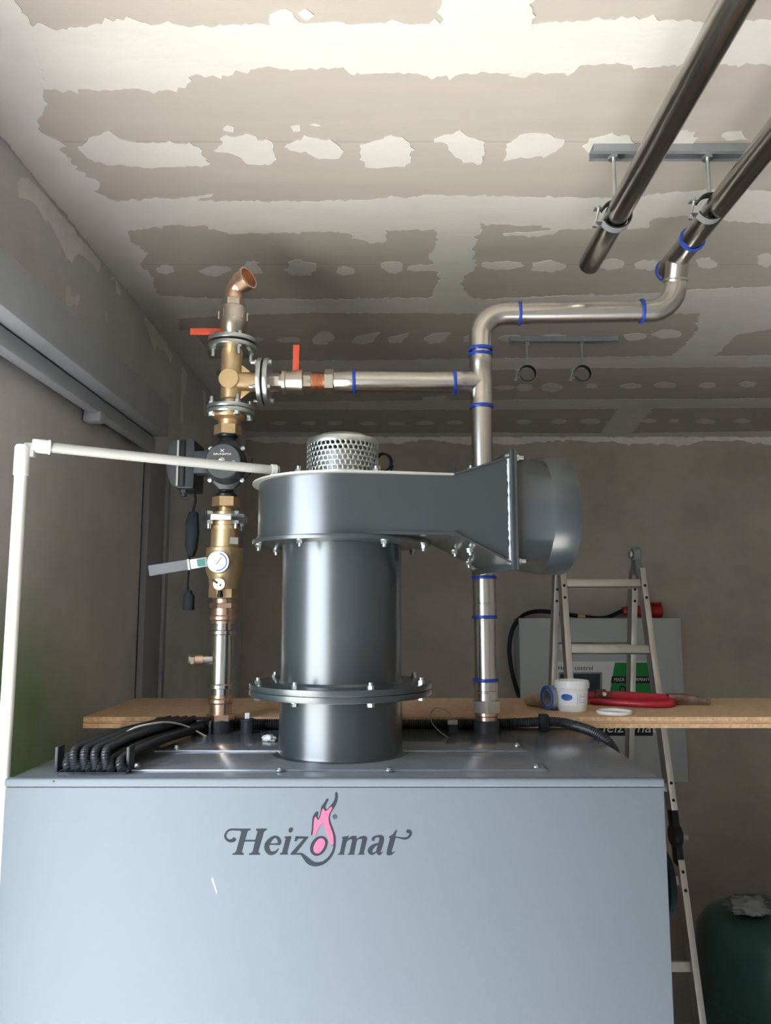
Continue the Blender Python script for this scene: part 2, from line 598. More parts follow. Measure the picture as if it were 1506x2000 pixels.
ceil_patch([(1365, 602), (1400, 578), (1506, 572), (1620, 575), (1600, 640), (1506, 642), (1440, 652), (1400, 692), (1308, 700), (1330, 680), (1362, 650)], 0.0020, name='filler_band')
ceil_patch([(380, 700), (600, 705), (700, 704), (950, 700), (1300, 696), (1506, 694), (1900, 694), (1900, 722), (1506, 716), (1200, 718), (950, 722), (800, 724), (600, 726), (470, 724), (400, 724)], 0.0012, name='filler_band')
ceil_patch([(430, 783), (700, 784), (950, 781), (1200, 780), (1506, 778), (1800, 778), (1800, 796), (1506, 796), (1200, 798), (950, 800), (700, 800), (450, 800)], 0.0015, name='filler_band')
ceil_patch([(1212, 792), (1278, 792), (1232, 846), (1174, 846)], 0.0019, name='filler_band')
ceil_patch([(478, 842), (700, 846), (950, 845), (1200, 846), (1506, 842), (1800, 842), (1800, 852), (1506, 852.5), (482, 854)], 0.0013, name='filler_band')
# filled corner along the left wall
ceil_patch([(-360, -170), (-60, -120), (60, 40), (83, 177), (96, 202), (76, 227), (83, 257), (100, 268), (126, 283), (120, 290), (151, 328), (167, 343), (195, 352), (184, 373), (222, 391), (240, 395), (247, 449), (252, 469), (290, 495), (275, 515),
            (298, 545), (298, 560), (313, 580), (346, 622), (352, 645), (371, 646), (396, 669), (430, 740), (455, 790), (482, 852), (478, 852), (300, 633), (200, 510), (100, 387), (0, 262), (-200, 20)], 0.0016, name='filler_band')
# screw heads and butt spots, row by row
for pts in (
    z1([(305, 575), (350, 535), (425, 503), (470, 535), (520, 550), (735, 552), (775, 570), (803, 638), (600, 650), (420, 635), (340, 610)]),
    z1([(825, 580), (862, 548), (862, 528), (985, 525), (995, 545), (1050, 548), (1068, 615), (1045, 640), (960, 633), (900, 590), (840, 585)]),
    z1([(1100, 565), (1165, 540), (1180, 518), (1240, 540), (1290, 550), (1327, 580), (1310, 610), (1240, 612), (1180, 585), (1110, 570)]),
    [(705, 285), (730, 275), (762, 264), (800, 275), (805, 290), (800, 315), (790, 325), (740, 328), (715, 325), (706, 305)],
    z2([(192, 540), (235, 520), (265, 522), (300, 507), (340, 530), (395, 550), (385, 600), (380, 635), (300, 622), (265, 600), (245, 560)]),
    z2([(480, 560), (530, 525), (590, 515), (650, 525), (690, 545), (695, 570), (640, 605), (560, 605), (468, 622), (475, 590)]),
    z2([(785, 570), (800, 545), (870, 525), (955, 525), (975, 560), (960, 590), (800, 590)]),
    z2([(1090, 560), (1110, 515), (1180, 505), (1225, 535), (1200, 560)]),
    z2([(1310, 530), (1340, 510), (1400, 505), (1420, 540), (1330, 545)]),
    z1([(862, 490), (880, 478), (903, 488), (895, 502), (870, 503)]),
    z1([(1200, 478), (1225, 473), (1243, 485), (1225, 490)]),
    z1([(1125, 490), (1145, 487), (1158, 498), (1140, 503)]),
    z1([(1165, 55), (1185, 35), (1210, 55), (1195, 78), (1172, 75)]),
    ell(323, 526, 17, 9), z1([(770, 1047), (830, 1026), (890, 1035), (893, 1045), (840, 1068), (800, 1062)]),
    z1([(935, 1050), (950, 1025), (985, 1005), (1000, 1025), (1022, 1055), (960, 1062)]),
    z1([(1105, 1045), (1125, 1010), (1150, 1005), (1225, 1020), (1205, 1065), (1130, 1065)]),
    ell(675, 528, 18, 10), ell(767, 522, 21, 12),
    z2([(90, 1040), (110, 1030), (240, 1030), (250, 1055), (110, 1050)]), ell(981, 518, 44, 9), ell(1069, 519, 35, 12), ell(1194, 516, 28, 11), ell(1266, 517, 28, 10), ell(1380, 513, 22, 11), ell(1494, 507, 16, 14),
    ell(495, 663, 22, 5), ell(566, 663, 23, 6), z6([(30, 305), (75, 265), (130, 265), (165, 300), (110, 338), (40, 335)]), z6([(260, 325), (290, 290), (425, 268), (390, 320), (330, 340)]),
    z6([(470, 300), (600, 270), (560, 322), (490, 330)]), z6([(690, 310), (740, 275), (838, 270), (800, 325), (720, 335)]), z6([(920, 300), (980, 275), (990, 320), (930, 320)]),
    ell(1000, 660, 24, 6), ell(1080, 658, 30, 6), ell(1240, 658, 26, 7), ell(1303, 652, 30, 9),
    ell(985, 757, 23, 4), ell(1022, 757, 19, 7), ell(1077, 757, 22, 8), ell(1155, 754, 14, 5), ell(1232, 754, 20, 6), ell(1300, 752, 22, 6), ell(1382, 752, 17, 6), ell(1460, 750, 18, 6),
    ell(560, 757, 18, 5), ell(830, 760, 30, 5), z6([(660, 700), (680, 650), (820, 640), (830, 680), (800, 705)]),
    ell(1024, 824, 15, 5), ell(1091, 823, 15, 5), ell(1154, 823, 20, 6), ell(1267, 822, 15, 4), ell(1315, 822, 11, 4), ell(1377, 823, 20, 5), ell(1450, 822, 16, 5),
    ell(545, 826, 15, 4), ell(603, 826, 15, 4), ell(653, 826, 15, 5), ell(718, 827, 18, 4), ell(773, 827, 18, 4), ell(831, 826, 20, 4), ell(889, 825, 18, 4),
):
    ceil_patch(pts, 0.0017, 0.009, 0.0034)

# filler smeared over the top of the back wall and down the left wall
PLN = V((0, 1, 0))
xs = [480 + 34 * i for i in range(40)]
bot = [(x, 864 + 3.5 * math.sin(x * 0.021) + rng.uniform(-3, 4)) for x in xs]
pts = [P(x, 856, YB) for x in xs]
pts = [V((max(p.x, XL), YB, CZ)) for p in pts] + [P(x, y, YB) for x, y in reversed(bot)]
obj('filler_band', prism(jag(pts, 0.02, 0.006), (0, -0.0015, 0)), M['filler_wall'], wall_back)
PLN = V((1, 0, 0))


def z5(pts):
    return [(x * 0.33, 220 + y * 0.33) for x, y in pts]


for pts in (
    [(165, 385), (105, 430), (105, 490), (190, 530), (290, 640), (350, 740), (385, 850), (420, 870), (460, 830), (560, 900), (580, 945), (592, 880), (500, 770), (430, 685), (330, 565), (215, 430)],
    [(385, 1030), (415, 1020), (420, 1080), (440, 1085), (475, 1080), (475, 1100), (455, 1150), (440, 1130), (410, 1150), (385, 1140)],
    [(650, 985), (682, 985), (690, 1070), (712, 1090), (710, 1045), (690, 980), (672, 950)],
    [(1075, 1500), (1105, 1540), (1100, 1640), (1080, 1700), (1082, 1840), (1066, 1840), (1070, 1620)],
    [(850, 1230), (890, 1330), (910, 1400), (925, 1375), (985, 1420), (1005, 1480), (1022, 1430), (960, 1340), (900, 1250), (860, 1200)],
    [(1200, 1640), (1220, 1660), (1215, 1800), (1205, 1790)],
    [(622, 1180), (634, 1180), (634, 1240), (624, 1240)],
):
    pp = [PX(x, y, XL) for x, y in z5(pts)]
    pp = [V((XL, p.y, min(p.z, CZ))) for p in pp]
    obj('filler_smear', prism(jag(pp, 0.02, 0.004), (0.0012, 0, 0)), M['filler_wall'], wall_left)
PLN = V((0, 0, 1))

# ------------------------------------------------------------------ boiler
BX0, BX1, BY0, BY1, BZ = -0.693, 0.508, 1.45, 2.20, 1.687
boiler = thing('boiler', 'big grey sheet-metal boiler with a pink flame emblem on its front', 'boiler', ((BX0 + BX1) / 2, (BY0 + BY1) / 2, 0))
obj('body', box(BX0 + 0.002, BX1 - 0.002, BY0 + 0.02, BY1, 0.0, BZ - 0.012), M['paint_front'], boiler, bevel=0.002)
front = obj('front_panel', box(BX0, BX1, BY0, BY0 + 0.018, 0.04, BZ - 0.0115), M['paint_front'], boiler, bevel=0.003)
obj('plinth', box(BX0 + 0.03, BX1 - 0.03, BY0 + 0.04, BY1 - 0.03, -0.0, 0.04), M['black'], boiler)
obj('top_panel', box(BX0 - 0.001, BX1 + 0.001, BY0 + 0.016, BY1, BZ - 0.0115, BZ), M['paint_lid'], boiler, bevel=0.001)
obj('top_trim', box(BX0 - 0.001, BX1 + 0.001, BY0 - 0.003, BY0 + 0.0155, BZ - 0.011, BZ + 0.004), M['paint_front'], boiler, bevel=0.004, seg=3)
obj('lid_plate', box(-0.51, 0.312, 1.528, 2.0, BZ + 0.0002, BZ + 0.0035), M['paint_lid'], boiler, bevel=0.0008)


def quadplate(pts, z0, z1):
    return prism([V((x, y, z0)) for x, y in pts], (0, 0, z1 - z0))


obj('lid_plate', quadplate([(-0.50, 1.711), (0.306, 1.711), (0.27, 1.93), (-0.46, 1.93)], BZ + 0.0037, BZ + 0.0065), M['paint_lid'], boiler, bevel=0.0006)
screw = mesh_of('screw', solid([(0.0065, 0), (0.0065, 0.0015), (0.0045, 0.0016, 'x'), (0.0045, 0.006, 'x')], (0, 0, 0), (0, 0, 1), 24))
screw.materials.append(M['zinc'])
for px, py, dz in ((267, 1497, 0.0035), (345, 1461, 0.0065), (546, 1505, 0.0035), (760, 1505, 0.0035), (1048, 1498, 0.0035), (1010, 1456, 0.0065)):
    p = PZ(px, py, BZ + dz)
    inst('screw', screw, boiler, p)
for px in (1296,):
    pass
# front panel fixing and the white scratch
obj('paint_scratch', prism([P(x, y, BY0) for x, y in ((413, 1716), (415, 1714), (424, 1742), (423, 1745))], (0, -0.0004, 0)), M['white'], front)
obj('fixing_hole', solid([(0.0015, 0), (0.0015, 0.001)], P(105, 1526, BY0 - 0.003), (0, -1, 0), 12), M['black'], boiler)
# pipe sockets, sensor wells, side handwheel
LX, LY = -0.4145, 1.975
RX, RY = 0.2505, 1.957
for x, y in ((LX, LY), (RX, RY)):
    obj('pipe_socket', solid([(0.036, 0), (0.036, 0.003), (0.032, 0.004), (0.032, 0.034), (0.029, 0.036)], (x, y, BZ), (0, 0, 1), 32), M['grey_plastic'], boiler)
sw = PZ(481, 1437, BZ); sw.y += 0.012
well = obj('sensor_well', solid([(0.0165, 0), (0.0165, 0.034), (0.018, 0.035), (0.018, 0.039), (0.012, 0.040)], sw, (0, 0, 1), 24), M['grey_plastic'], boiler)
obj('sensor_cap', box(sw.x - 0.006, sw.x + 0.006, sw.y - 0.006, sw.y + 0.006, BZ + 0.040, BZ + 0.054), M['white_plastic'], well, bevel=0.001)
sw2 = PZ(886, 1441, BZ); sw2.y += 0.012
well = obj('sensor_well', solid([(0.0155, 0), (0.0155, 0.030)], sw2, (0, 0, 1), 4, rot=R(45)), M['black'], boiler, bevel=0.002)
obj('sensor_cap', box(sw2.x - 0.013, sw2.x + 0.011, sw2.y - 0.008, sw2.y + 0.008, BZ + 0.030, BZ + 0.040), M['conduit'], well, bevel=0.001)
kz = 1.478
obj('side_handwheel', solid([(0.018, 0), (0.018, 0.018), (0.055, 0.016), (0.062, 0.024), (0.058, 0.036), (0.03, 0.044)], (BX1 - 0.002, 1.56, kz), (1, 0, 0), 32), M['navy'], boiler)


# ------- emblem and lettering on the front
def zA(pts):
    return [(430 + a * 0.1328, 1600 + b * 0.1328) for a, b in pts]


def zB(pts):
    return [(580 + a * 0.08, 1540 + b * 0.08) for a, b in pts]


def zC(pts):
    return [(640 + a * 0.1195, 1600 + b * 0.1195) for a, b in pts]


def rounded(pts, it=1):
    for _ in range(it):
        q = []
        for i, a in enumerate(pts):
            b = pts[(i + 1) % len(pts)]
            q += [(a[0] * .75 + b[0] * .25, a[1] * .75 + b[1] * .25), (a[0] * .25 + b[0] * .75, a[1] * .25 + b[1] * .75)]
        pts = q
    return pts


def stroke(pts, cap=True):
    """Brush stroke of varying width along (x, y, width) points."""
    sp = smooth_path([V(p) for p in pts], 6)
    L, Rr = [], []
    for i, p in enumerate(sp):
        t = sp[min(i + 1, len(sp) - 1)] - sp[max(i - 1, 0)]
        t = V((t.x, t.y, 0)).normalized()
        n_ = V((-t.y, t.x, 0)) * p.z / 2
        L.append((p.x + n_.x, p.y + n_.y))
        Rr.append((p.x - n_.x, p.y - n_.y))
    end = []
    if cap:
        p = sp[-1]
        t = sp[-1] - sp[-2]
        a = math.atan2(t.y, t.x)
        for k in range(1, 6):
            th = a + PI / 2 - PI * k / 6
            end.append((p.x + math.cos(th) * p.z / 2, p.y + math.sin(th) * p.z / 2))
    return L + end + Rr[::-1]


def on_front(name, pts, m, lift=0.0, th=0.0004, par=None):
    return obj(name, prism([P(x, y, BY0) + V((0, -lift, 0)) for x, y in pts], (0, -th, 0)), m, par or front)


K = M['print_dark']
on_front('letter', zA([(180, 523), (183, 503), (215, 495), (235, 470), (310, 195), (303, 175), (285, 168), (200, 165), (200, 138), (450, 138), (448, 158), (418, 165), (402, 185), (368, 303), (515, 303), (550, 180), (530, 160), (528, 138),
                       (693, 138), (685, 158), (655, 172), (640, 195), (562, 470), (568, 492), (588, 503), (585, 523), (423, 523), (428, 503), (462, 492), (480, 470), (512, 328), (360, 328), (320, 470), (325, 492), (347, 503), (345, 523)]), K)
on_front('letter_swash', zA(stroke([(300, 152, 28), (160, 152, 28), (105, 180, 28), (76, 235, 30), (90, 288, 33), (140, 318, 40), (185, 312, 52), (205, 298, 60)])), K, 0.0001)
on_front('letter', zA(stroke([(735, 366, 22), (810, 366, 22), (872, 355, 44), (862, 295, 52), (815, 258, 34), (755, 285, 50), (697, 360, 72), (690, 440, 74), (740, 498, 62), (810, 485, 36), (860, 430, 8)])), K)
on_front('letter', zA([(875, 520), (880, 500), (910, 490), (965, 285), (945, 270), (945, 255), (1050, 248), (985, 490), (1000, 503), (995, 520)]), K)
on_front('letter_dot', zA(rounded([(1000, 165), (1022, 125), (1060, 118), (1078, 145), (1055, 190), (1022, 202)], 2)), K)
on_front('letter', zA([(1110, 250), (1300, 255), (1290, 275), (1115, 500), (1180, 500), (1180, 522), (1030, 522), (1040, 500), (1230, 285), (1150, 285), (1120, 325), (1092, 325)]), K)
on_front('letter_swash', zB(stroke([(0, 1592, 32), (110, 1605, 56), (200, 1690, 100), (300, 1790, 128), (420, 1845, 110), (540, 1842, 90), (660, 1800, 75), (780, 1700, 65), (860, 1580, 58), (908, 1450, 50), (922, 1340, 45)])), K, 0.0001)
on_front('letter', zB(rounded([(590, 1152), (690, 1180), (755, 1270), (750, 1380), (695, 1510), (600, 1615), (470, 1655), (375, 1612), (315, 1520), (325, 1390), (385, 1270), (480, 1185)], 2)), M['print_dark'])
on_front('emblem_core', zB(rounded([(600, 1210), (662, 1235), (692, 1310), (674, 1400), (612, 1513), (530, 1587), (450, 1575), (400, 1510), (406, 1420), (456, 1308), (530, 1230)], 2)), M['print_pink'], 0.0004)
on_front('emblem_flame', zB(rounded([(340, 1105), (360, 1000), (370, 850), (375, 720), (400, 660), (440, 590), (490, 552), (525, 570), (515, 640), (505, 700), (520, 745), (560, 660), (580, 520), (590, 450), (640, 380), (690, 320), (710, 260), (750, 240),
                                     (775, 265), (750, 320), (705, 410), (700, 480), (720, 525), (790, 450), (860, 370), (910, 290), (935, 200), (930, 110), (955, 75), (990, 110), (997, 200), (985, 290), (950, 390), (900, 480), (840, 570), (805, 660), (808, 760),
                                     (830, 850), (880, 970), (920, 1080), (945, 1200), (947, 1330), (930, 1420), (880, 1405), (800, 1320), (750, 1150), (700, 1020), (650, 880), (630, 830), (600, 880), (520, 950), (490, 1060), (450, 1150), (380, 1150), (350, 1140)], 1)), K)
on_front('emblem_flame', zB(rounded([(385, 1120), (405, 980), (415, 850), (425, 720), (460, 680), (490, 740), (515, 772), (560, 725), (590, 620), (605, 540), (640, 475), (670, 530), (700, 557), (740, 532), (800, 470), (852, 437), (862, 480), (820, 560), (780, 640),
                                     (768, 740), (790, 870), (840, 1000), (880, 1110), (895, 1230), (890, 1400), (800, 1320), (750, 1150), (700, 1020), (650, 870), (640, 820), (600, 880), (520, 950), (490, 1060), (450, 1150), (380, 1150)], 1)), M['print_pink'], 0.0004)
on_front('letter', zC([(155, 580), (200, 545), (245, 320), (232, 290), (345, 270), (325, 325), (380, 280), (430, 268), (475, 285), (472, 325), (530, 285), (590, 270), (635, 285), (645, 320), (590, 550), (605, 580), (485, 580), (515, 555), (565, 330), (550, 318), (500, 330),
                       (475, 350), (430, 560), (440, 580), (320, 580), (355, 550), (400, 340), (385, 322), (340, 340), (310, 370), (265, 555), (275, 580)]), K)
on_front('letter', zC(stroke([(738, 350, 50), (752, 305, 44), (810, 278, 32), (870, 290, 62), (882, 330, 78), (858, 430, 78), (830, 520, 72), (850, 566, 44), (900, 532, 10)], False)), K)
on_front('letter', zC(stroke([(850, 395, 24), (775, 420, 42), (708, 475, 70), (692, 525, 74), (730, 565, 40), (790, 535, 20), (830, 500, 20)], False)), K, 0.0001)
on_front('letter', zC([(960, 560), (975, 480), (1020, 305), (995, 302), (1003, 285), (1060, 250), (1120, 170), (1133, 178), (1105, 280), (1122, 290), (1110, 305), (1045, 520), (1052, 545), (1075, 538), (1105, 515), (1095, 540), (1050, 580), (1000, 592), (970, 580)]), K)
on_front('letter_swash', zC(stroke([(1105, 290, 16), (1180, 303, 24), (1250, 315, 36), (1310, 300, 36), (1352, 250, 36), (1345, 205, 46), (1315, 198, 62)])), K, 0.0001)


def text(name, body, size, m, parent, loc, shear=0.0, rx=90.0, ext=0.0003, align='CENTER', xscale=1.0):
    cu = bpy.data.curves.new(name, 'FONT')
    cu.body = body
    cu.size = size
    cu.extrude = ext
    cu.shear = shear
    cu.align_x = align
    cu.align_y = 'CENTER'
    cu.resolution_u = 3
    t = bpy.data.objects.new(name, cu)
    col.objects.link(t)
    dg = bpy.context.evaluated_depsgraph_get()
    me = bpy.data.meshes.new_from_object(t.evaluated_get(dg))
    bpy.data.objects.remove(t)
    rot = Matrix.Rotation(R(rx), 4, 'X')
    me.transform(rot @ Matrix.Diagonal((xscale, 1, 1, 1)))
    me.name = name
    me.materials.clear()
    me.materials.append(m)
    o = bpy.data.objects.new(name, me)
    col.objects.link(o)
    o.parent = parent
    o.location = V(loc) - ORG[parent.name]
    ORG[o.name] = V(loc)
    return o


text('trademark_sign', '\u00ae', 0.011, K, front, P(654, 1596, BY0 - 0.0003))

# ------------------------------------------------------------------ flue fan
AX, AY = -0.098, 1.728
fan = thing('flue_fan', 'dark grey extractor fan and flue duct with a perforated motor cage, bolted on the boiler', 'fan', (AX, AY, BZ + 0.003))
PD = M['paint_dark']
z_lf, z_uf, z_vt = 1.826, 2.150, 2.272


def fan_xy(u_, w_, z):                 # u along the outlet, w towards the back wall
    ca, sa = math.cos(R(8)), math.sin(R(8))
    return V((AX + u_ * ca - w_ * sa, AY + u_ * sa + w_ * ca, z))


obj('lower_duct', lathe([(0.150, BZ + 0.0035), (0.136, BZ + 0.005), (0.1345, BZ + 0.012), (0.1345, z_lf - 0.013), (0.128, z_lf - 0.013), (0.128, BZ + 0.0035)], (AX, AY, 0), n=72), PD, fan)
obj('flange_ring', solid([(0.2, 0), (0.2, 0.0125)], (AX, AY, z_lf - 0.0128), n=72), PD, fan, bevel=0.001)
obj('flange_ring', solid([(0.2, 0), (0.2, 0.0125)], (AX, AY, z_lf + 0.0003), n=72), PD, fan, bevel=0.001)
obj('upper_duct', solid([(0.137, z_lf + 0.0128), (0.133, z_lf + 0.018), (0.133, z_uf - 0.012)], (AX, AY, 0), n=72), PD, fan)
obj('flange_ring', solid([(0.2, 0), (0.2, 0.009)], (AX, AY, z_uf - 0.0115), n=72), PD, fan, bevel=0.001)
scroll = []
wf, wb, ue = -0.188, 0.060, 0.215
scroll.append((ue, wf))
scroll.append((0.1, wf))
a_end = math.asin(wb / 0.188)
for k in range(57):
    a = -PI / 2 - k / 56 * (2 * PI - (PI / 2 - a_end) - PI * 0 - 0.0) * 1.0
    if a < -2 * PI + a_end + 0.0:
        break
    scroll.append((0.188 * math.cos(a), 0.188 * math.sin(a)))
scroll.append((0.188 * math.cos(a_end), wb))
scroll.append((ue, wb))
obj('volute_housing', prism([fan_xy(a, b, z_uf + 0.004) for a, b in scroll], (0, 0, z_vt - z_uf - 0.004)), PD, fan, sharp=30)


def grown(pts, g, u1):
    out = []
    n = len(pts)
    for i, (a, b) in enumerate(pts):
        p, q = pts[i - 1], pts[(i + 1) % n]
        d = V((q[0] - p[0], q[1] - p[1], 0)).normalized()
        out.append((min(a + (-d.y) * g, u1), b + d.x * g))
    return out


sg = grown(scroll, 0.013, ue)
obj('volute_lip', prism([fan_xy(a, b, z_uf - 0.002) for a, b in grown(scroll, 0.003, ue)], (0, 0, 0.006)), PD, fan, sharp=30)
obj('top_plate', prism([fan_xy(a, b, z_vt) for a, b in grown(scroll, 0.014, ue)], (0, 0, 0.004)), M['fan_lid'], fan, sharp=30)
# lower flange spreads under the volute


def rect_ring(u_, w0, w1, z0, z1):
    return [fan_xy(u_, w0, z0), fan_xy(u_, w1, z0), fan_xy(u_, w1, z1), fan_xy(u_, w0, z1)]


up = 0.335
obj('outlet_transition', loft([rect_ring(ue, wf, wb, z_uf + 0.004, z_vt), rect_ring(up, wf, wb, 2.094, 2.312)]), PD, fan, sharp=20)
# bent seam lips of the transition
for z_a, z_b, dz in ((z_vt, 2.312, 0.004), (z_uf + 0.004, 2.094, -0.004)):
    ring0 = rect_ring(ue, wf - 0.006, wb, z_a, z_a + dz)
    ring1 = rect_ring(up, wf - 0.006, wb, z_b, z_b + dz)
    obj('seam_lip', loft([ring0, ring1]), PD, fan)
pw0, pw1, pz0, pz1 = wf - 0.008, wb + 0.075, 2.078, 2.330


def uplate(name, u0, u1, m):
    return obj(name, loft([rect_ring(u0, pw0, pw1, pz0, pz1), rect_ring(u1, pw0, pw1, pz0, pz1)]), m, fan, bevel=0.001)


uplate('outlet_flange', up, up + 0.006, PD)
uplate('gasket', up + 0.0062, up + 0.0088, M['rubber'])
uplate('outlet_flange', up + 0.009, up + 0.015, PD)
# bright ragged sealant bead between transition and flange
bead = []
rb = random.Random(3)
for i in range(34):
    t = i / 33
    z = 2.098 + t * 0.212
    bead.append(fan_xy(up - 0.002, wf - 0.0015, z))
rad = [rb.uniform(0.0012, 0.0042) for _ in bead]
obj('sealant_bead', tube(bead, rad, 8), M['zinc_dull'], fan)
# square-to-round adapter
wc, zc = wf + 0.125, 2.206
ring_s, ring_r, ring_e = [], [], []
N = 64
for i in range(N):
    a = 2 * PI * i / N + PI / 4
    c_, s_ = math.cos(a), math.sin(a)
    k = 0.118 / max(abs(c_), abs(s_))
    ring_s.append((c_ * k, s_ * k))
    ring_r.append((c_ * 0.131, s_ * 0.131))


def uring(u_, pts):
    return [fan_xy(u_, wc + a, zc + b) for a, b in pts]


obj('outlet_adapter', loft([uring(up + 0.0152, ring_s), uring(0.432, ring_r), uring(0.434, [(a * 1.012, b * 1.012) for a, b in ring_r]), uring(0.49, [(a * 1.012, b * 1.012) for a, b in ring_r])]), PD, fan, sharp=40)
# bolts
bm_f = bolt_mesh('bolt', M['zinc'], 0.0075, 0.007, 0.026, 0.006)
for a in (-18, 27, 75, 105, 150, 198, 243, 292):
    a2 = R(a)
    inst('bolt', bm_f, fan, (AX + 0.183 * math.cos(a2), AY + 0.183 * math.sin(a2), z_lf - 0.0132), (0, 0, 1), a2)
bm_n = mesh_of('bolt', solid([(0.0042, 0.0), (0.0042, 0.006), (0.0072, 0.006, 'x'), (0.0072, 0.013, 'x'), (0.009, 0.0131), (0.009, 0.0145)], (0, 0, 0), (0, 0, 1), 24))
bm_n.materials.append(M['zinc'])
for a in (-12, 30, 75, 105, 150, 195, 246, 301):
    a2 = R(a)
    inst('bolt', bm_n, fan, (AX + 0.186 * math.cos(a2), AY + 0.186 * math.sin(a2), z_uf - 0.0262), (0, 0, 1), a2)
bm_t = mesh_of('bolt', solid([(0.009, 0), (0.009, 0.0015), (0.0072, 0.0016, 'x'), (0.0072, 0.009, 'x'), (0.0042, 0.009), (0.0042, 0.015)], (0, 0, 0), (0, 0, 1), 24))
bm_t.materials.append(M['zinc'])
for a in (243, 296, 60, 120, 180):
    a2 = R(a)
    inst('bolt', bm_t, fan, (AX + 0.180 * math.cos(a2), AY + 0.180 * math.sin(a2), z_vt + 0.004), (0, 0, 1), a2)
bm_p = bolt_mesh('bolt', M['zinc'], 0.0072, 0.0065, 0.0158, 0.010)
for w_, z in ((pw0 + 0.012, pz0 + 0.018), (pw0 + 0.012, pz1 - 0.016), (pw1 - 0.014, pz0 + 0.018), (pw1 - 0.014, pz1 - 0.016)):
    inst('bolt', bm_p, fan, fan_xy(up - 0.0004, w_, z), fan_xy(1, 0, 0) - fan_xy(0, 0, 0))
# fasteners under and over the flared outlet
for (u_, w_, z, d) in ((0.262, -0.13, 2.126, -1), (0.252, -0.03, 2.130, -1), (0.30, 0.035, 2.108, -1), (0.268, -0.12, 2.292, 1)):
    inst('bolt', bm_t, fan, fan_xy(u_, w_, z), (0.15, 0.02, d))
obj('fixing_ear', prism([fan_xy(0.235, -0.10, 2.283), fan_xy(0.243, -0.10, 2.287), fan_xy(0.236, -0.10, 2.318), fan_xy(0.231, -0.10, 2.318)], (0.003, 0.03, 0)), PD, fan)
# motor and perforated cage
cz0, cz1, cr = z_vt + 0.0042, 2.366, 0.0815
obj('motor', solid([(0.05, cz0), (0.06, cz0 + 0.004), (0.06, cz1 - 0.02), (0.05, cz1 - 0.012)], (AX, AY, 0), n=40), M['fan_lid'], fan)
vs, fs = [], []
NC, NR = 44, 8
dth = 2 * PI / NC
dh = (cz1 - cz0) / NR
holes = [(-1, -1), (0, -1), (1, -1), (1, 0), (1, 1), (0, 1), (-1, 1), (-1, 0)]
for r_ in range(NR):
    for c_ in range(NC):
        th0 = (c_ + 0.5 * (r_ % 2)) * dth
        zc_ = cz0 + (r_ + 0.5) * dh
        base = len(vs)
        for (i, j) in holes:
            vs.append((th0 + i * dth / 2, zc_ + j * dh / 2))
        for (i, j) in holes:
            a = math.atan2(j, i)
            vs.append((th0 + math.cos(a) * 0.0043 / cr, zc_ + math.sin(a) * 0.0042))
        for k in range(8):
            k2 = (k + 1) % 8
            fs.append((base + k, base + k2, base + 8 + k2, base + 8 + k))
cage = obj('motor_cage', ([V((AX + cr * math.cos(t), AY + cr * math.sin(t), z)) for t, z in vs], fs), M['zinc'], fan)
md = cage.modifiers.new('thickness', 'SOLIDIFY')
md.thickness = 0.001
md.offset = -1
obj('cage_lid', solid([(cr + 0.0004, cz1 - 0.0005), (cr + 0.0008, cz1 + 0.008), (cr - 0.002, cz1 + 0.013), (0.058, cz1 + 0.017), (0.052, cz1 + 0.024), (0.030, cz1 + 0.029)], (AX, AY, 0), n=56), M['zinc'], fan, sharp=50)
obj('cage_rim', lathe([(cr + 0.001, cz0), (cr + 0.001, cz0 + 0.006), (cr + 0.0022, cz0 + 0.006), (cr + 0.0022, cz0), (cr + 0.001, cz0)], (AX, AY, 0), n=56), M['zinc'], fan)
obj('clamp_lock', obox((AX - 0.006, AY - cr - 0.006, cz0 + 0.007), (0.011, 0, 0), (0, 0.004, 0), (0, 0, 0.005)), M['blue'], fan, bevel=0.002)
obj('cable_bracket', box(AX + cr - 0.001, AX + cr + 0.005, AY + 0.01, AY + 0.02, cz0, cz0 + 0.048), M['white_plastic'], fan, bevel=0.001)
loop = []
for i in range(60):
    a = 2 * PI * i / 59 * 2.6 + 2.4
    rr = 0.0185 + 0.003 * math.sin(i * 0.35)
    loop.append(V((AX + cr + 0.012 + rr * math.cos(a), AY + 0.012 + 0.004 * math.sin(a * 0.5) + i * 0.0002, cz0 + 0.054 + rr * 1.12 * math.sin(a))))
obj('motor_cable', tube(loop, 0.0023, 8), M['black'], fan)

# ------------------------------------------------------------------ left riser: press fittings and steel tee


def lz(py):
    return P(435, py, LY).z


def lr(px):                            # half a width in pixels as a radius at the riser
    return px / 2 / 1500 * 1.99


def ring_prof(items):
    return [(lr(i[0]), lz(i[1])) + (('x',) if len(i) > 2 else ()) for i in items]


riser = thing('riser_pipe', 'short steel tee piece between two bronze press couplings, above the left boiler socket', 'pipe', (LX, LY, BZ + 0.036))
obj('press_coupling', solid(ring_prof([(44, 1411), (44, 1407), (52, 1406, 1), (52, 1394, 1), (42, 1393), (42, 1374), (49, 1371), (49, 1365), (43, 1362), (43, 1357)]), (LX, LY, 0), n=36, rot=0.3), M['bronze'], riser)
obj('steel_tee', solid(ring_prof([(37, 1357.5), (37, 1345), (50, 1343), (50, 1337), (44, 1334), (45, 1250), (44, 1240), (51, 1238), (51, 1232), (40, 1230), (38, 1217)]), (LX, LY, 0), n=40), M['stainless'], riser)
obj('press_coupling', solid(ring_prof([(44, 1218), (44, 1213), (50, 1210), (50, 1204), (44, 1201), (44, 1188), (52, 1187, 1), (52, 1178, 1), (40, 1177), (40, 1170)]), (LX, LY, 0), n=36, rot=0.3), M['bronze'], riser)
bz = lz(1288)
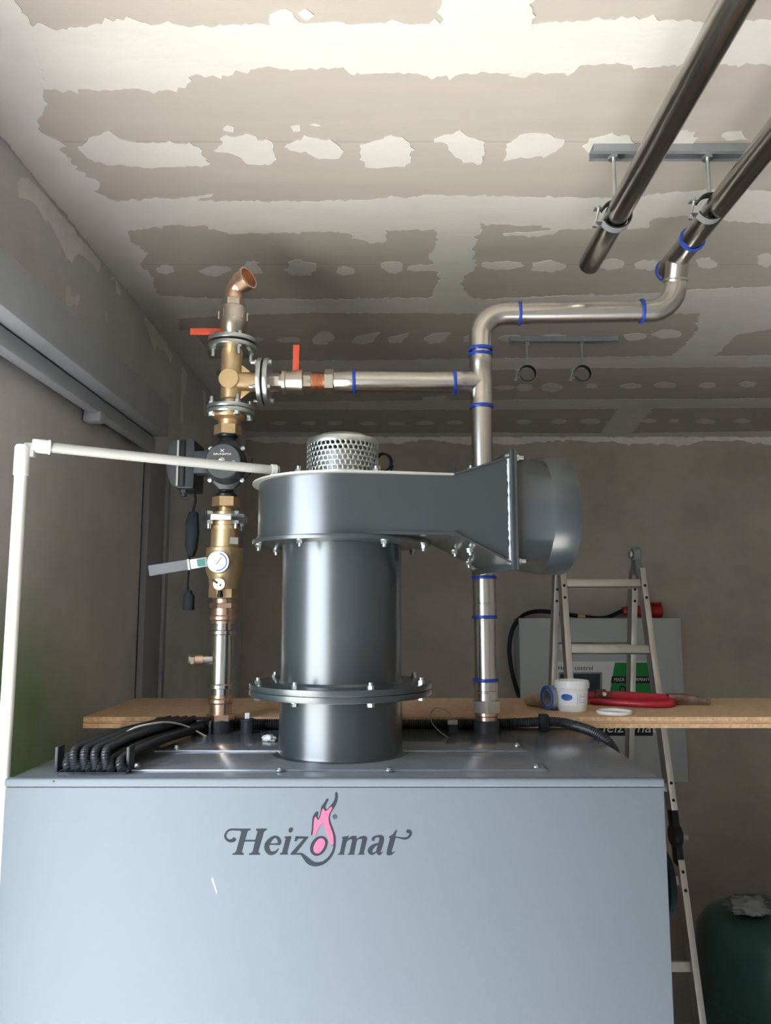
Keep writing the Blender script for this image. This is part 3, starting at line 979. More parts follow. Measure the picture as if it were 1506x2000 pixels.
br = obj('tee_branch', solid([(0.0125, 0.02), (0.0125, 0.044)], (LX, LY - 0.012, bz), (-1, -0.25, 0), n=24), M['stainless'], riser)
obj('drain_valve', solid([(0.0145, 0.0442), (0.0145, 0.064), (0.012, 0.065), (0.012, 0.0655)], (LX, LY - 0.012, bz), (-1, -0.25, 0), n=24), M['bronze'], riser)
cp = obj('drain_cap', solid([(0.0165, 0.0657, 'x'), (0.0165, 0.074, 'x'), (0.014, 0.0745), (0.014, 0.078), (0.004, 0.0785), (0.004, 0.075)], (LX, LY - 0.012, bz), (-1, -0.25, 0), n=24), M['nickel'], riser)

# ------------------------------------------------------------------ gauge valve
gv = thing('gauge_valve', 'brass shut-off valve with a round white gauge and a long grey lever', 'valve', (LX, LY, lz(1170)))
obj('valve_body', solid(ring_prof([(46, 1169), (56, 1167, 1), (56, 1151, 1), (54, 1150), (55, 1140), (58, 1128), (66, 1120), (69, 1114), (70, 1110), (70, 1074), (69, 1071), (56, 1069), (55, 1060), (53, 1036), (54, 1035), (54, 1028), (50, 1027), (50, 1020)]), (LX, LY, 0), n=48, rot=0.25), M['brass'], gv, sharp=28)
GY = LY - lr(70)


def plate4(cx_, cy_, z0, z1, r, cham=0.42, rot=0.0):
    pts = []
    for k in range(4):
        for s in (-cham, cham):
            a = rot + k * PI / 2 + s
            pts.append(V((cx_ + r * math.cos(a), cy_ + r * math.sin(a), z0)))
    return prism(pts, (0, 0, z1 - z0))


obj('pump_flange', plate4(LX, LY, lz(1019.7), lz(1008), 0.060, 0.34, R(45)), M['zinc'], gv, bevel=0.0015)
obj('collar', solid(ring_prof([(46, 1007.8), (46, 1001), (28, 999), (26, 991)]), (LX, LY, 0), n=32), M['brass'], gv)
bolt_v = bolt_mesh('bolt', M['zinc'], 0.0095, 0.008, lz(1008) - lz(1020) + 0.0005, 0.012, 0.0052, washer=False)
for k in range(4):
    a = R(45) + k * PI / 2
    inst('bolt', bolt_v, gv, (LX + 0.049 * math.cos(a), LY + 0.049 * math.sin(a), lz(1007.5)), (0, 0, -1), 0.2)
gp = P(428, 1098, GY - 0.018)
g = obj('pressure_gauge', lathe([(0.012, -0.02), (0.012, 0), (0.0285, 0.001), (0.0285, 0.011), (0.0265, 0.0125), (0.0255, 0.0125), (0.0255, 0.0105), (0, 0.0105)], gp, (0, -1, 0), n=48), M['zinc'], gv)
obj('gauge_dial', solid([(0.0253, 0.0106), (0.0253, 0.0111)], gp, (0, -1, 0), n=40), M['gauge_face'], g)
obj('gauge_scale', lathe([(0.0195, 0.01115), (0.0195, 0.0114), (0.0222, 0.0114), (0.0222, 0.01115), (0.0195, 0.01115)], gp, (0, -1, 0), n=40, ref=(1, 0, 0), a0=R(-100), a1=R(80)), M['lens_blue'], g)
nd = gp + V((-0.002, -0.0116, -0.003))
obj('gauge_needle', prism([nd + V((-0.003, 0, -0.003)), nd + V((-0.0015, 0, -0.0035)), nd + V((0.011, 0, 0.015)), nd + V((0.010, 0, 0.0155))], (0, -0.0005, 0)), M['black'], g)
la, lb = P(405, 1097, GY + 0.006), P(291, 1115, GY - 0.01)
mid_ = la.lerp(lb, 0.3)
ld = (lb - la)
hv = V((0, 0, 1)) - ld.normalized() * ld.normalized().z
lev = obj('lever', obox((la + mid_) / 2, (mid_ - la) / 2, (0, 0.0015, 0), hv * 0.0125), M['zinc'], gv, bevel=0.001)
obj('lever_grip', obox((mid_ + lb) / 2, (lb - mid_) / 2, (0, 0.004, 0), hv * 0.0135), M['grip'], gv, bevel=0.002)
c_ = la.lerp(mid_, 0.35)
obj('lever_sticker', obox(c_ + V((0, -0.0017, 0)), ld.normalized() * 0.010, (0, 0.0002, 0), hv * 0.009), M['teal_sticker'], gv)
c_ = la.lerp(lb, 0.315)
obj('lever_stop', obox(c_ + V((0, -0.002, 0)), ld.normalized() * 0.003, (0, 0.0035, 0), hv * 0.0142), M['white_plastic'], gv, bevel=0.001)
vp = P(429, 1141, LY - lr(56) - 0.008)
vk = obj('vent_knob', solid([(0.010, -0.012), (0.010, 0), (0.0158, 0.001), (0.0158, 0.007), (0.0145, 0.008)], vp, (0, -1, 0), n=32), M['brass'], gv)
obj('vent_slot', obox(vp + V((-0.006, -0.0085, 0.004)), V((-0.011, 0, 0.0075)), (0, 0.001, 0), V((0.0014, 0, 0.0022))), M['black'], gv)
obj('vent_screw', solid([(0.0048, 0.0081), (0.0048, 0.011)], vp, (0, -1, 0), n=4), M['brass'], vk)
obj('drain_plug', solid([(0.006, -0.004), (0.006, 0.004), (0.0075, 0.0042), (0.0075, 0.012)], P(430, 1157, LY - lr(56) - 0.006), (0, 0, -1), n=16), M['black'], gv)
obj('data_plate', obox(P(457, 1056, LY - lr(50)), V((0.009, 0.006, 0)), V((0.0004, -0.0006, 0)), V((0, 0, 0.0085))), M['conduit'], gv)

# ------------------------------------------------------------------ circulation pump
pz = P(437, 901, LY).z
pump = thing('circulation_pump', 'black circulation pump with a grey terminal box, between two brass union nuts', 'pump', (LX, LY, lz(990)))
obj('union_nut', solid(ring_prof([(40, 990.5), (53, 990, 1), (53, 972, 1), (44, 971)]), (LX, LY, 0), n=36, rot=0.25), M['brass'], pump)
obj('union_nut', solid(ring_prof([(44, 851), (53, 850, 1), (53, 832, 1), (40, 831)]), (LX, LY, 0), n=36, rot=0.25), M['brass'], pump)
obj('pump_housing', solid(ring_prof([(42, 971.5), (42, 966), (30, 962), (29, 945), (46, 930), (62, 912), (62, 892), (50, 876), (34, 866), (32, 858), (40, 855), (42, 851.5)]), (LX, LY, 0), n=40), M['black_cast'], pump)
pc = V((P(437, 905, LY - 0.08).x, LY, P(437, 905, LY - 0.06).z))
fv, ff = plate4(0, 0, 0, 0.014, 0.066, 0.5, R(45))
fv = [V((pc.x + v.x, LY - 0.028 - v.z, pc.z + v.y)) for v in fv]
obj('housing_flange', (fv, ff), M['black_cast'], pump, bevel=0.002)
obj('motor_head', solid([(0.052, 0.042), (0.050, 0.055), (0.047, 0.085), (0.044, 0.090), (0.043, 0.0905)], pc, (0, -1, 0), n=48), M['grey_plastic'], pump, sharp=40)
face = obj('faceplate', solid([(0.0425, 0.0906), (0.0425, 0.0915)], pc, (0, -1, 0), n=48), M['pump_face'], pump)
obj('vent_plug', solid([(0.0085, 0.0916), (0.0085, 0.094), (0.007, 0.0945)], pc + V((-0.002, 0, 0.001)), (0, -1, 0), n=24), M['nickel'], pump)
text('lettering', 'GRUNDFOS', 0.0068, M['white'], face, pc + V((-0.002, -0.0918, 0.0175)), xscale=1.25)
# small four-armed emblem above the name
for s in (-1, 1):
    e0 = pc + V((-0.002, -0.0918, 0.0265))
    obj('emblem', tube([e0 + V((-0.0048 * s, 0, 0.0035)), e0 + V((-0.001 * s, 0, 0.001)), e0 + V((0.0012 * s, 0, -0.001)), e0 + V((0.0045 * s, 0, -0.0035))], 0.0008, 6), M['white'], face)
text('approval_mark', 'CE', 0.008, M['white'], face, pc + V((0.026, -0.0918, -0.002)))
ps = mesh_of('screw', solid([(0.0055, 0), (0.0055, 0.006), (0.003, 0.0065), (0.003, 0.004)], (0, 0, 0), (0, 0, 1), 16))
ps.materials.append(M['zinc'])
for sx_, sz_ in ((-1, -1), (1, -1), (1, 1), (-1, 1)):
    inst('screw', ps, pump, pc + V((sx_ * 0.041, -0.0425, sz_ * 0.041)), (0, -1, 0))
b0, b1 = P(336, 960, LY - 0.02), P(391, 866, LY - 0.02)
pts = []
yb0, yb1 = LY - 0.075, LY + 0.03
outl = [(b0.x + 0.022, b0.z), (b0.x + 0.006, b0.z + 0.018), (b0.x - 0.004, (b0.z + b1.z) / 2), (b0.x + 0.004, b1.z - 0.012), (b0.x + 0.014, b1.z), (b1.x - 0.006, b1.z + 0.001), (b1.x, b1.z - 0.005), (b1.x, b0.z + 0.003), (b1.x - 0.004, b0.z)]
tbx = obj('terminal_box', prism([V((x, yb0, z)) for x, z in rounded(outl, 1)], (0, yb1 - yb0, 0)), M['grey_plastic'], pump, bevel=0.003, sharp=40)
obj('box_rib', box(b0.x + 0.025, b0.x + 0.030, yb0 - 0.003, yb0 + 0.0001, b0.z + 0.006, b1.z - 0.004), M['conduit'], tbx, bevel=0.0005)
obj('box_cover', box(b0.x + 0.032, b0.x + 0.046, yb0 - 0.005, yb0 + 0.0001, b0.z + 0.004, b1.z - 0.004), M['black'], tbx, bevel=0.002)
obj('cable_gland', solid([(0.011, 0, 'x'), (0.011, 0.008, 'x'), (0.0075, 0.009), (0.0075, 0.016)], (b0.x + 0.038, yb0 + 0.03, b0.z), (0, 0, -1), n=24), M['grey_plastic'], pump)
obj('box_neck', box(b1.x - 0.001, pc.x - 0.03, LY - 0.085, LY - 0.03, pc.z - 0.03, pc.z + 0.028), M['grey_plastic'], pump, bevel=0.004)
c0 = V((b1.x - 0.010, yb0 + 0.04, b0.z + 0.002))
cy_ = c0.y
cpts = [c0, P(382, 975, cy_), P(378, 995, cy_), P(377, 1004, cy_)]
cable = obj('pump_cable', tube(smooth_path(cpts), 0.0035, 8), M['black'], pump)
o = [(368, 999), (384, 999), (386, 1040), (382, 1070), (376, 1087), (366, 1087), (361, 1066), (362, 1022)]
obj('inline_connector', prism([P(x, y, cy_ - 0.012) for x, y in o], (0, 0.024, 0)), M['navy'], pump, bevel=0.003)
cpts = [P(370, 1086, cy_), P(369, 1110, cy_), P(367, 1140, cy_), P(367, 1158, cy_)]
obj('pump_cable', tube(smooth_path(cpts), 0.0028, 8), M['black'], pump)
o = [(362, 1153), (372, 1153), (373, 1160), (377, 1162), (376, 1192), (356, 1191), (358, 1161), (362, 1160)]
obj('plug', prism([P(x, y, cy_ - 0.010) for x, y in o], (0, 0.020, 0)), M['navy'], pump, bevel=0.002)

# ------------------------------------------------------------------ three-way valve
VX = P(452, 740, LY).x
tv = thing('three_way_valve', 'golden brass three-way valve with a round cover and three zinc flanges', 'valve', (VX, LY, lz(831)))


def vz(py):
    return P(452, py, LY).z


def vprof(items):
    return [(lr(i[0]), vz(i[1])) + (('x',) if len(i) > 2 else ()) for i in items]


obj('lower_collar', solid([(lr(40), vz(831)), (lr(42), vz(822)), (lr(62), vz(817)), (lr(64), vz(812.5))], (VX - 0.004, LY, 0), n=36), M['brass'], tv)
obj('valve_flange', solid([(0.062, vz(812.3)), (0.062, vz(804))], (VX, LY, 0), n=48), M['zinc'], tv, bevel=0.001)
obj('valve_flange', solid([(0.062, vz(802.5)), (0.062, vz(795))], (VX, LY, 0), n=48), M['zinc'], tv, bevel=0.001)
body = obj('valve_body', [solid(vprof([(34, 802), (34, 783), (40, 780), (42, 770), (42, 695), (42, 690), (40, 686), (40, 670)]), (VX, LY, 0), n=40)], M['brass'], tv)
sy = 746.5
bzv = vz(sy)
obj('valve_branch', solid([(lr(40), 0.0), (lr(40), 0.052), (lr(38), 0.054), (lr(38), 0.073)], (VX, LY, bzv), (1, 0, 0), n=36), M['brass'], tv)
for sgn in (1, -1):
    pts = [V((VX + lr(38), LY - 0.005, bzv + sgn * 0.048)), V((VX + lr(38), LY - 0.005, bzv + sgn * 0.022)), V((VX + lr(38) + 0.028, LY - 0.005, bzv + sgn * 0.025))]
    obj('web', prism(pts, (0, 0.010, 0)), M['brass'], tv, bevel=0.001)
cvp = P(447, 739.5, LY - 0.030)
obj('round_cover', solid([(0.021, -0.02), (0.021, -0.004), (0.0265, -0.003), (0.0265, 0.004), (0.025, 0.0055)], V((cvp.x, LY - 0.030, cvp.z)), (0, -1, 0), n=40), M['brass'], tv)
text('cast_mark', '2', 0.014, M['brass'], tv, V((cvp.x, LY - 0.0358, cvp.z)))
obj('valve_flange', solid([(0.064, vz(684)), (0.064, vz(676.5))], (VX, LY, 0), n=48), M['zinc'], tv, bevel=0.001)
obj('gasket', solid([(0.059, vz(676.3)), (0.059, vz(672.5))], (VX, LY, 0), n=40), M['rubber'], tv)
obj('valve_flange', solid([(0.064, vz(672.3)), (0.064, vz(664))], (VX, LY, 0), n=48), M['zinc'], tv, bevel=0.001)
fx = P(506, sy, LY).x
obj('valve_flange', solid([(0.064, 0), (0.064, 0.012)], (fx, LY, bzv), (1, 0, 0), n=48), M['zinc'], tv, bevel=0.001)
obj('gasket', solid([(0.059, 0.0122), (0.059, 0.0168)], (fx, LY, bzv), (1, 0, 0), n=40), M['rubber'], tv)
obj('valve_flange', solid([(0.064, 0.017), (0.064, 0.029)], (fx, LY, bzv), (1, 0, 0), n=48), M['zinc'], tv, bevel=0.001)
bt = bolt_mesh('bolt', M['zinc'], 0.0085, 0.0075, vz(664) - vz(684) + 0.0006, 0.018, 0.005, False)
bl = bolt_mesh('bolt', M['zinc'], 0.0085, 0.0075, vz(795) - vz(812.3) + 0.0006, 0.014, 0.005, False)
bsd = bolt_mesh('bolt', M['zinc'], 0.0085, 0.0075, 0.0296, 0.010, 0.005, False)
for k in range(4):
    a = R(30) + k * PI / 2
    c_, s_ = math.cos(a) * 0.052, math.sin(a) * 0.052
    inst('bolt', bt, tv, (VX + c_, LY + s_, vz(664) + 0.0003), (0, 0, -1))
    inst('bolt', bl, tv, (VX + c_, LY + s_, vz(812.3) - 0.0003), (0, 0, 1))
    inst('bolt', bsd, tv, (fx + 0.0293, LY + c_, bzv + s_), (-1, 0, 0))

# ------------------------------------------------------------------ ball valves


def valve_red(m, la_, lb_, par, wid):
    d = lb_ - la_
    s = V((0, 0, 1)) if abs(d.z) < abs(d.x) else V((1, 0, 0))
    return obj('lever', obox((la_ + lb_) / 2, d / 2, (0, 0.003, 0), s * wid), m, par, bevel=0.001)


bv = thing('ball_valve', 'nickel-plated ball valve with a red lever, standing on the topmost flange', 'valve', (VX, LY, vz(664)), 'ball valves with red levers')


def tprof(items):
    return [(lr(i[0]), vz(i[1])) + (('x',) if len(i) > 2 else ()) for i in items]


obj('valve_body', solid(tprof([(36, 663.8), (40, 655), (47, 648), (54, 635), (55, 628), (55, 606), (53, 602), (46, 600), (47, 599, 1), (47, 588, 1), (40, 586)]), (VX, LY, 0), n=48, rot=0.2), M['nickel'], bv, sharp=18)
for k in range(8):
    a = 2 * PI * k / 8 + 0.2
    obj('grip_rib', obox((VX + lr(55) * math.cos(a), LY + lr(55) * math.sin(a), vz(618)), (0.0022 * -math.sin(a), 0.0022 * math.cos(a), 0), (0.0022 * math.cos(a), 0.0022 * math.sin(a), 0), (0, 0, 0.011)), M['nickel'], bv)
valve_red(M['red_plastic'], P(372, 648, LY - 0.01), P(436, 648, LY - 0.01), bv, 0.009)
# bronze elbow screwed into the top valve
el = thing('pipe_elbow', 'open bronze elbow on top of the left riser, its mouth facing the room', 'pipe elbow', (VX, LY, vz(586)))
e0 = V((VX, LY, vz(586) + 0.0002))
ax_ = V((0.80, -0.50, 0.30)).normalized()
e2 = e0 + V((0, 0, 0.034))
path = [e0] + fillet(e0, e2, e2 + ax_ * 0.07, 0.034, 10)
obj('elbow_bend', tube(path, lr(36), 28), M['bronze'], el)
ec = path[-1]
obj('elbow_mouth', lathe([(lr(36), -0.002), (lr(43), 0.0), (lr(43.5), 0.023), (lr(47), 0.0235), (lr(47), 0.030), (lr(40), 0.030), (lr(39), 0.006), (0, 0.004)], ec, ax_, n=40), M['bronze'], el)

bv2 = thing('ball_valve', 'nickel-plated ball valve with an upright red lever, on the horizontal branch', 'valve', (P(529, sy, LY).x, LY, bzv), 'ball valves with red levers')
hx0 = fx + 0.0295


def hr(px):
    return P(px, sy, LY).x - hx0


SIDE = (LX * 0 + hx0, LY, bzv)
obj('valve_body', solid([(lr(36), 0), (lr(38), 0.001, 1), (lr(38), hr(546), 1), (lr(32), hr(547)), (lr(33), hr(550)), (lr(48), hr(552)), (lr(48), hr(558)), (lr(44), hr(560)), (lr(46), hr(575)), (lr(49), hr(585)), (lr(50), hr(592)), (lr(41), hr(593.5)), (lr(42), hr(594), 1), (lr(42), hr(608), 1), (lr(36), hr(609))], SIDE, (1, 0, 0), n=48, rot=0.15), M['nickel'], bv2, sharp=26)
valve_red(M['red_plastic'], P(578, 726, LY), P(579, 674, LY), bv2, 0.0085)
thr = [(lr(36), hr(609.2))]
x = hr(609.2)
xe = hr(634)
k = 0
while x < xe - 0.003:
    thr += [(lr(36.5), x + 0.0008), (lr(34), x + 0.002)]
    x += 0.0032
thr.append((lr(36), xe))
obj('threaded_nipple', solid(thr, SIDE, (1, 0, 0), n=32), M['copper'], bv2)

# ------------------------------------------------------------------ stainless heating pipe
PR = 0.0272
hp = thing('heating_pipe', 'bright stainless pipe with blue rings rising from the boiler and turning across below the ceiling', 'pipe', (RX, RY, BZ + 0.036))
SS = M['stainless']


def rz(py):
    return P(945, py, RY).z


def rx_(px, y=None):
    return P(px, sy, y or RY).x


def rzp(r, py):
    return (r, rz(py))


ring_me = mesh_of('press_ring', lathe([(PR + 0.001, -0.0045), (PR + 0.0045, -0.004), (PR + 0.0055, 0), (PR + 0.0045, 0.004), (PR + 0.001, 0.0045)], (0, 0, 0), (0, 0, 1), 40))
ring_me.materials.append(M['blue'])


def press_end(p, axis):
    inst('press_ring', ring_me, hp, p, axis)


# bottom: nipple, union nut, adapter
obj('copper_nipple', solid([rzp(0.0275, 1412), rzp(0.0275, 1408), rzp(0.0262, 1407), rzp(0.0262, 1399), rzp(0.029, 1397), rzp(0.029, 1391)], (RX, RY, 0), n=36), M['bronze'], hp)
obj('union_nut', solid([rzp(0.030, 1390.8), (0.0365, rz(1390), 1), (0.0365, rz(1368), 1), rzp(0.031, 1367)], (RX, RY, 0), n=36, rot=0.5), M['nickel'], hp)
obj('press_adapter', solid([rzp(0.0295, 1366.8), rzp(0.0295, 1352), rzp(0.0285, 1351), rzp(0.0285, 1349), rzp(0.0295, 1348), rzp(0.0295, 1329)], (RX, RY, 0), n=40), SS, hp)
press_end((RX, RY, rz(1328)), (0, 0, 1))
obj('pipe_length', cyl((RX, RY, rz(1326)), (RX, RY, rz(1206)), PR, 40), SS, hp)
press_end((RX, RY, rz(1205)), (0, 0, 1))
obj('press_coupling', solid([rzp(0.0295, 1204), rzp(0.0295, 1182), rzp(0.0284, 1181), rzp(0.0284, 1179), rzp(0.0295, 1178), rzp(0.0295, 1130)], (RX, RY, 0), n=40), SS, hp)
press_end((RX, RY, rz(1128)), (0, 0, 1))
obj('pipe_length', cyl((RX, RY, rz(1126)), (RX, RY, rz(797)), PR, 40), SS, hp)
press_end((RX, RY, rz(795)), (0, 0, 1))
tz = P(945, 747, RY).z
obj('press_tee', solid([rzp(0.0297, 793.5), rzp(0.0297, 773), rzp(0.0288, 771), rzp(0.0288, 716), rzp(0.0297, 714), rzp(0.0297, 696)], (RX, RY, 0), n=40), SS, hp)
xt = P(890, 747, RY).x
obj('tee_branch', solid([(0.0288, 0.0), (0.0288, 0.045), (0.0297, 0.047), (0.0297, RX - xt)], (RX, RY, tz), (-1, 0, 0), n=40), SS, hp)
press_end((RX, RY, rz(694)), (0, 0, 1))
press_end((RX, RY, rz(683)), (0, 0, 1))
obj('pipe_length', cyl((RX, RY, rz(693)), (RX, RY, rz(684.5)), PR, 32), SS, hp)
press_end((xt - 0.003, RY, tz), (1, 0, 0))
# branch towards the ball valve (riser stands a little farther back)
xa = P(693, 747, RY).x
obj('pipe_length', cyl((xt - 0.006, RY, tz), (xa, LY - 0.006, bzv), PR, 40), SS, hp)
press_end((xa - 0.002, LY - 0.005, bzv), (1, 0, 0))
xn = SIDE[0] + hr(634.4)
xm = SIDE[0] + hr(652)
obj('press_adapter', solid([(0.0265, 0), (0.0285, 0.006), (0.0285, 0.016), (0.0297, 0.018), (0.0297, xa - xm - 0.006)], (xm + 0.0004, LY, bzv), (1, -0.02, 0), n=40), SS, hp)
obj('union_nut', solid([(0.027, 0), (0.0345, 0.001, 1), (0.0345, xm - xn - 0.001, 1), (0.029, xm - xn)], (xn, LY, bzv), (1, 0, 0), n=36, rot=0.2), M['nickel'], hp)
# top elbow, run to the right
ez = P(1010, 614, RY).z
ez2 = P(1255, 607, RY - 0.02).z
X3 = 0.762
pA, pB = V((RX, RY, rz(682))), V((RX, RY, ez))
pC = V((X3, RY - 0.02, ez2))
xr1 = P(1014, 614, RY).x
xr2 = P(1254, 607, RY - 0.02).x
dAB = (pC - pB).normalized()
c1 = pB + dAB * (xr1 - RX)
obj('press_elbow', tube([pA] + fillet(pA, pB, pC, 0.066, 12) + [c1 - dAB * 0.002], 0.0292, 36), SS, hp)
press_end(c1, dAB)
c2 = pB + dAB * (xr2 - RX)
obj('pipe_length', cyl(c1 + dAB * 0.003, c2 - dAB * 0.003, PR, 40), SS, hp)
press_end(c2, dAB)
TY, TZ = 1.905, 2.905
pD = V((X3, TY, TZ))
seat = V((X3, RY - 0.03, TZ - 0.052))
obj('press_elbow', tube([c2 + dAB * 0.002] + fillet(c2, pC, seat, 0.068, 12) + [seat], 0.0292, 36), SS, hp)
bead_me = ring_me.copy()
bead_me.materials[0] = SS
inst('press_bead', bead_me, hp, seat, (0, -0.3, 1))
# tee under the ceiling: run along the room, branch down
obj('press_tee', tube([V((X3, TY + 0.075, TZ)), V((X3, TY - 0.095, TZ + 0.003))], 0.0296, 40), SS, hp)
obj('tee_branch', cyl(pD, seat + V((0, 0, 0.003)), 0.029, 36), SS, hp)
press_end(V((X3, TY + 0.077, TZ)), (0, 1, 0))
press_end(V((X3, TY - 0.097, TZ + 0.003)), (0, 1, 0))
obj('pipe_length', cyl((X3 - 0.001, TY - 0.10, TZ + 0.003), (X3 - 0.018, -0.4, TZ + 0.035), PR, 40), M['stainless_dark'], hp)

sp = obj('steel_pipe', lathe([(PR, 0), (PR, 2.3), (PR - 0.002, 2.3), (PR - 0.002, 0), (PR, 0)], (0.53, 1.90, 2.885), (0.0, -1, 0.030), n=40), M['stainless_dark'], org=(0.53, 1.90, 2.885))
tag(sp, 'loose steel pipe with an open end hanging in the left clamp of the near rail', 'pipe')

# ------------------------------------------------------------------ mounting rails with pipe clamps


def rail(yc, x0, x1, rods, label, open_clamps):
    t = thing('mounting_rail', label, 'rail', ((x0 + x1) / 2, yc, CZ - 0.022), 'zinc ceiling rails with clamps')
    z0, z1_ = CZ - 0.0205, CZ - 0.0005
    w_, k = 0.0205, 0.003
    prof = [(-w_, z1_), (-w_, z0), (-0.010, z0), (-0.010, z0 + k), (-w_ + k, z0 + k), (-w_ + k, z1_ - k), (w_ - k, z1_ - k), (w_ - k, z0 + k), (0.010, z0 + k), (0.010, z0), (w_, z0), (w_, z1_)]
    obj('channel', prism([V((x0, yc + a, b)) for a, b in prof], (x1 - x0, 0, 0)), M['zinc_dull'], t)
    for (xr, zr, r) in rods:
        obj('rod_nut', solid([(0.013, z0 - 0.0005, 1), (0.013, z0 - 0.008, 1)], (xr, yc, 0), n=24), M['zinc'], t)
        obj('threaded_rod', cyl((xr, yc, z0 - 0.008), (xr, yc, zr + r + 0.006), 0.0045, 12), M['zinc'], t)
        c_ = (xr, yc, zr)
        a0, a1 = R(215 if open_clamps else 205), R(215 + 320)
        # open on the left side, where the closing screw sits; angles run from above (ref z) towards -x
        band = lathe([(r + 0.0035, -0.010), (r + 0.0035, 0.010), (r + 0.005, 0.010), (r + 0.005, -0.010), (r + 0.0035, -0.010)], c_, (0, -1, 0), n=40, ref=(-1, 0, 0), a0=R(28), a1=R(332))
        clp = obj('clamp_band', band, M['zinc_dull'], t)
        obj('rubber_liner', lathe([(r, -0.0105), (r, 0.0105), (r + 0.0033, 0.0105), (r + 0.0033, -0.0105), (r, -0.0105)], c_, (0, -1, 0), n=40, ref=(-1, 0, 0), a0=R(24), a1=R(336)), M['rubber'], clp)
        for s in (1, -1):
            a = R(28) * s
            q = V(c_) + V((-math.cos(a) * (r + 0.004), 0, math.sin(a) * (r + 0.004)))
            obj('clamp_ear', obox(q + V((-0.008, 0, 0)), (0.010, 0, 0.0), (0, 0.009, 0), (0, 0, 0.001)), M['zinc'], clp)
        q = V(c_) + V((-r - 0.011, 0, 0))
        obj('clamp_screw', solid([(0.006, -0.028, 1), (0.006, -0.022, 1), (0.0028, -0.022), (0.0028, 0.026)], q, (0.25, 0, 1), n=18), M['zinc'], clp)
    return t


rail(1.667, 0.478, 0.905, ((0.529, 2.893, 0.0315), (0.747, 2.912, 0.0295)), 'near zinc ceiling rail carrying the two long steel pipes', False)
rail(2.93, 0.49, 0.915, ((0.558, 2.912, 0.030), (0.774, 2.912, 0.030)), 'far zinc ceiling rail with two empty round clamps', True)

# ------------------------------------------------------------------ chipboard shelf board and what lies on it
BZT, BZB = 1.718, 1.690
bd = thing('chipboard_plank', 'long brown chipboard plank lying across the back of the boiler', 'board', (0.3, 2.2, BZB))
bx0, bx1, by0, by1 = -0.785, 1.5, 2.045, 2.47
pf = [(by0, BZB), (by0, BZB + 0.011), (by0 + 0.004, BZB + 0.0125), (by0 + 0.004, BZB + 0.0155), (by0, BZB + 0.017), (by0 + 0.001, BZT), (by1, BZT), (by1, BZB)]
obj('board_face', prism([V((bx0, a, b)) for a, b in pf], (bx1 - bx0, 0, 0)), M['chip'], bd)
obj('board_edge', prism([V((bx0 + 0.001, a, b)) for a, b in [(by0 - 0.0012, BZB + 0.0005), (by0 - 0.0012, BZB + 0.0105), (by0 - 0.0001, BZB + 0.0105), (by0 - 0.0001, BZB + 0.0005)]], (bx1 - bx0 - 0.002, 0, 0)), M['chip_edge'], bd)
obj('board_edge', prism([V((bx0 + 0.001, a, b)) for a, b in [(by0 - 0.0012, BZB + 0.0175), (by0 - 0.0002, BZT - 0.0005), (by0 - 0.0001, BZT - 0.0006), (by0 - 0.0001, BZB + 0.0175)]], (bx1 - bx0 - 0.002, 0, 0)), M['chip_edge'], bd)

tp = PZ(1125, 1392, BZT)
tub = thing('plastic_tub', 'small white plastic tub with a blue oval on its paper label', 'tub', (tp.x, tp.y + 0.038, BZT))
tc = (tp.x, tp.y + 0.038, BZT + 0.0003)
tubb = obj('tub_body', lathe([(0, 0), (0.037, 0), (0.0385, 0.002), (0.043, 0.062), (0.047, 0.063), (0.0475, 0.075), (0.0455, 0.083), (0.044, 0.083), (0.044, 0.07), (0.036, 0.006), (0, 0.006)], tc, n=48), M['white_plastic'], tub)
lb_ = obj('paper_label', lathe([(0.0393 + 0.0006, 0.018), (0.0418 + 0.0006, 0.052)], tc, n=40, ref=(0, -1, 0), a0=R(-75), a1=R(80)), M['gauge_face'], tub)


def on_tub(name, pts, m, par):
    # small marks wrapped on the tub: (angle deg, height) outline
    vs = [V(tc) + V((math.sin(R(a)) * (0.0393 + (h - 0.018) * 0.0735 + 0.0021), -math.cos(R(a)) * (0.0393 + (h - 0.018) * 0.0735 + 0.0021), h)) for a, h in pts]
    n_ = len(vs)
    ctr = sum(vs, V()) / n_
    r_ = V((ctr.x - tc[0], ctr.y - tc[1], 0))
    if n_ > 4:
        ctr += r_.normalized() * 0.0014
    return obj(name, (vs + [ctr], [(i, (i + 1) % n_, n_) for i in range(n_)]), m, par)


on_tub('oval_logo', [(-34 + 22 * math.cos(2 * PI * i / 20), 0.040 + 0.009 * math.sin(2 * PI * i / 20)) for i in range(20)], M['lens_blue'], lb_)
for k in range(5):
    h = 0.026 + k * 0.005
    on_tub('print_line', [(12, h), (38 + (k % 3) * 6, h), (38 + (k % 3) * 6, h + 0.0015), (12, h + 0.0015)], M['grip'], lb_)
on_tub('print_line', [(5, 0.020), (6, 0.020), (6, 0.050), (5, 0.050)], M['grip'], lb_)
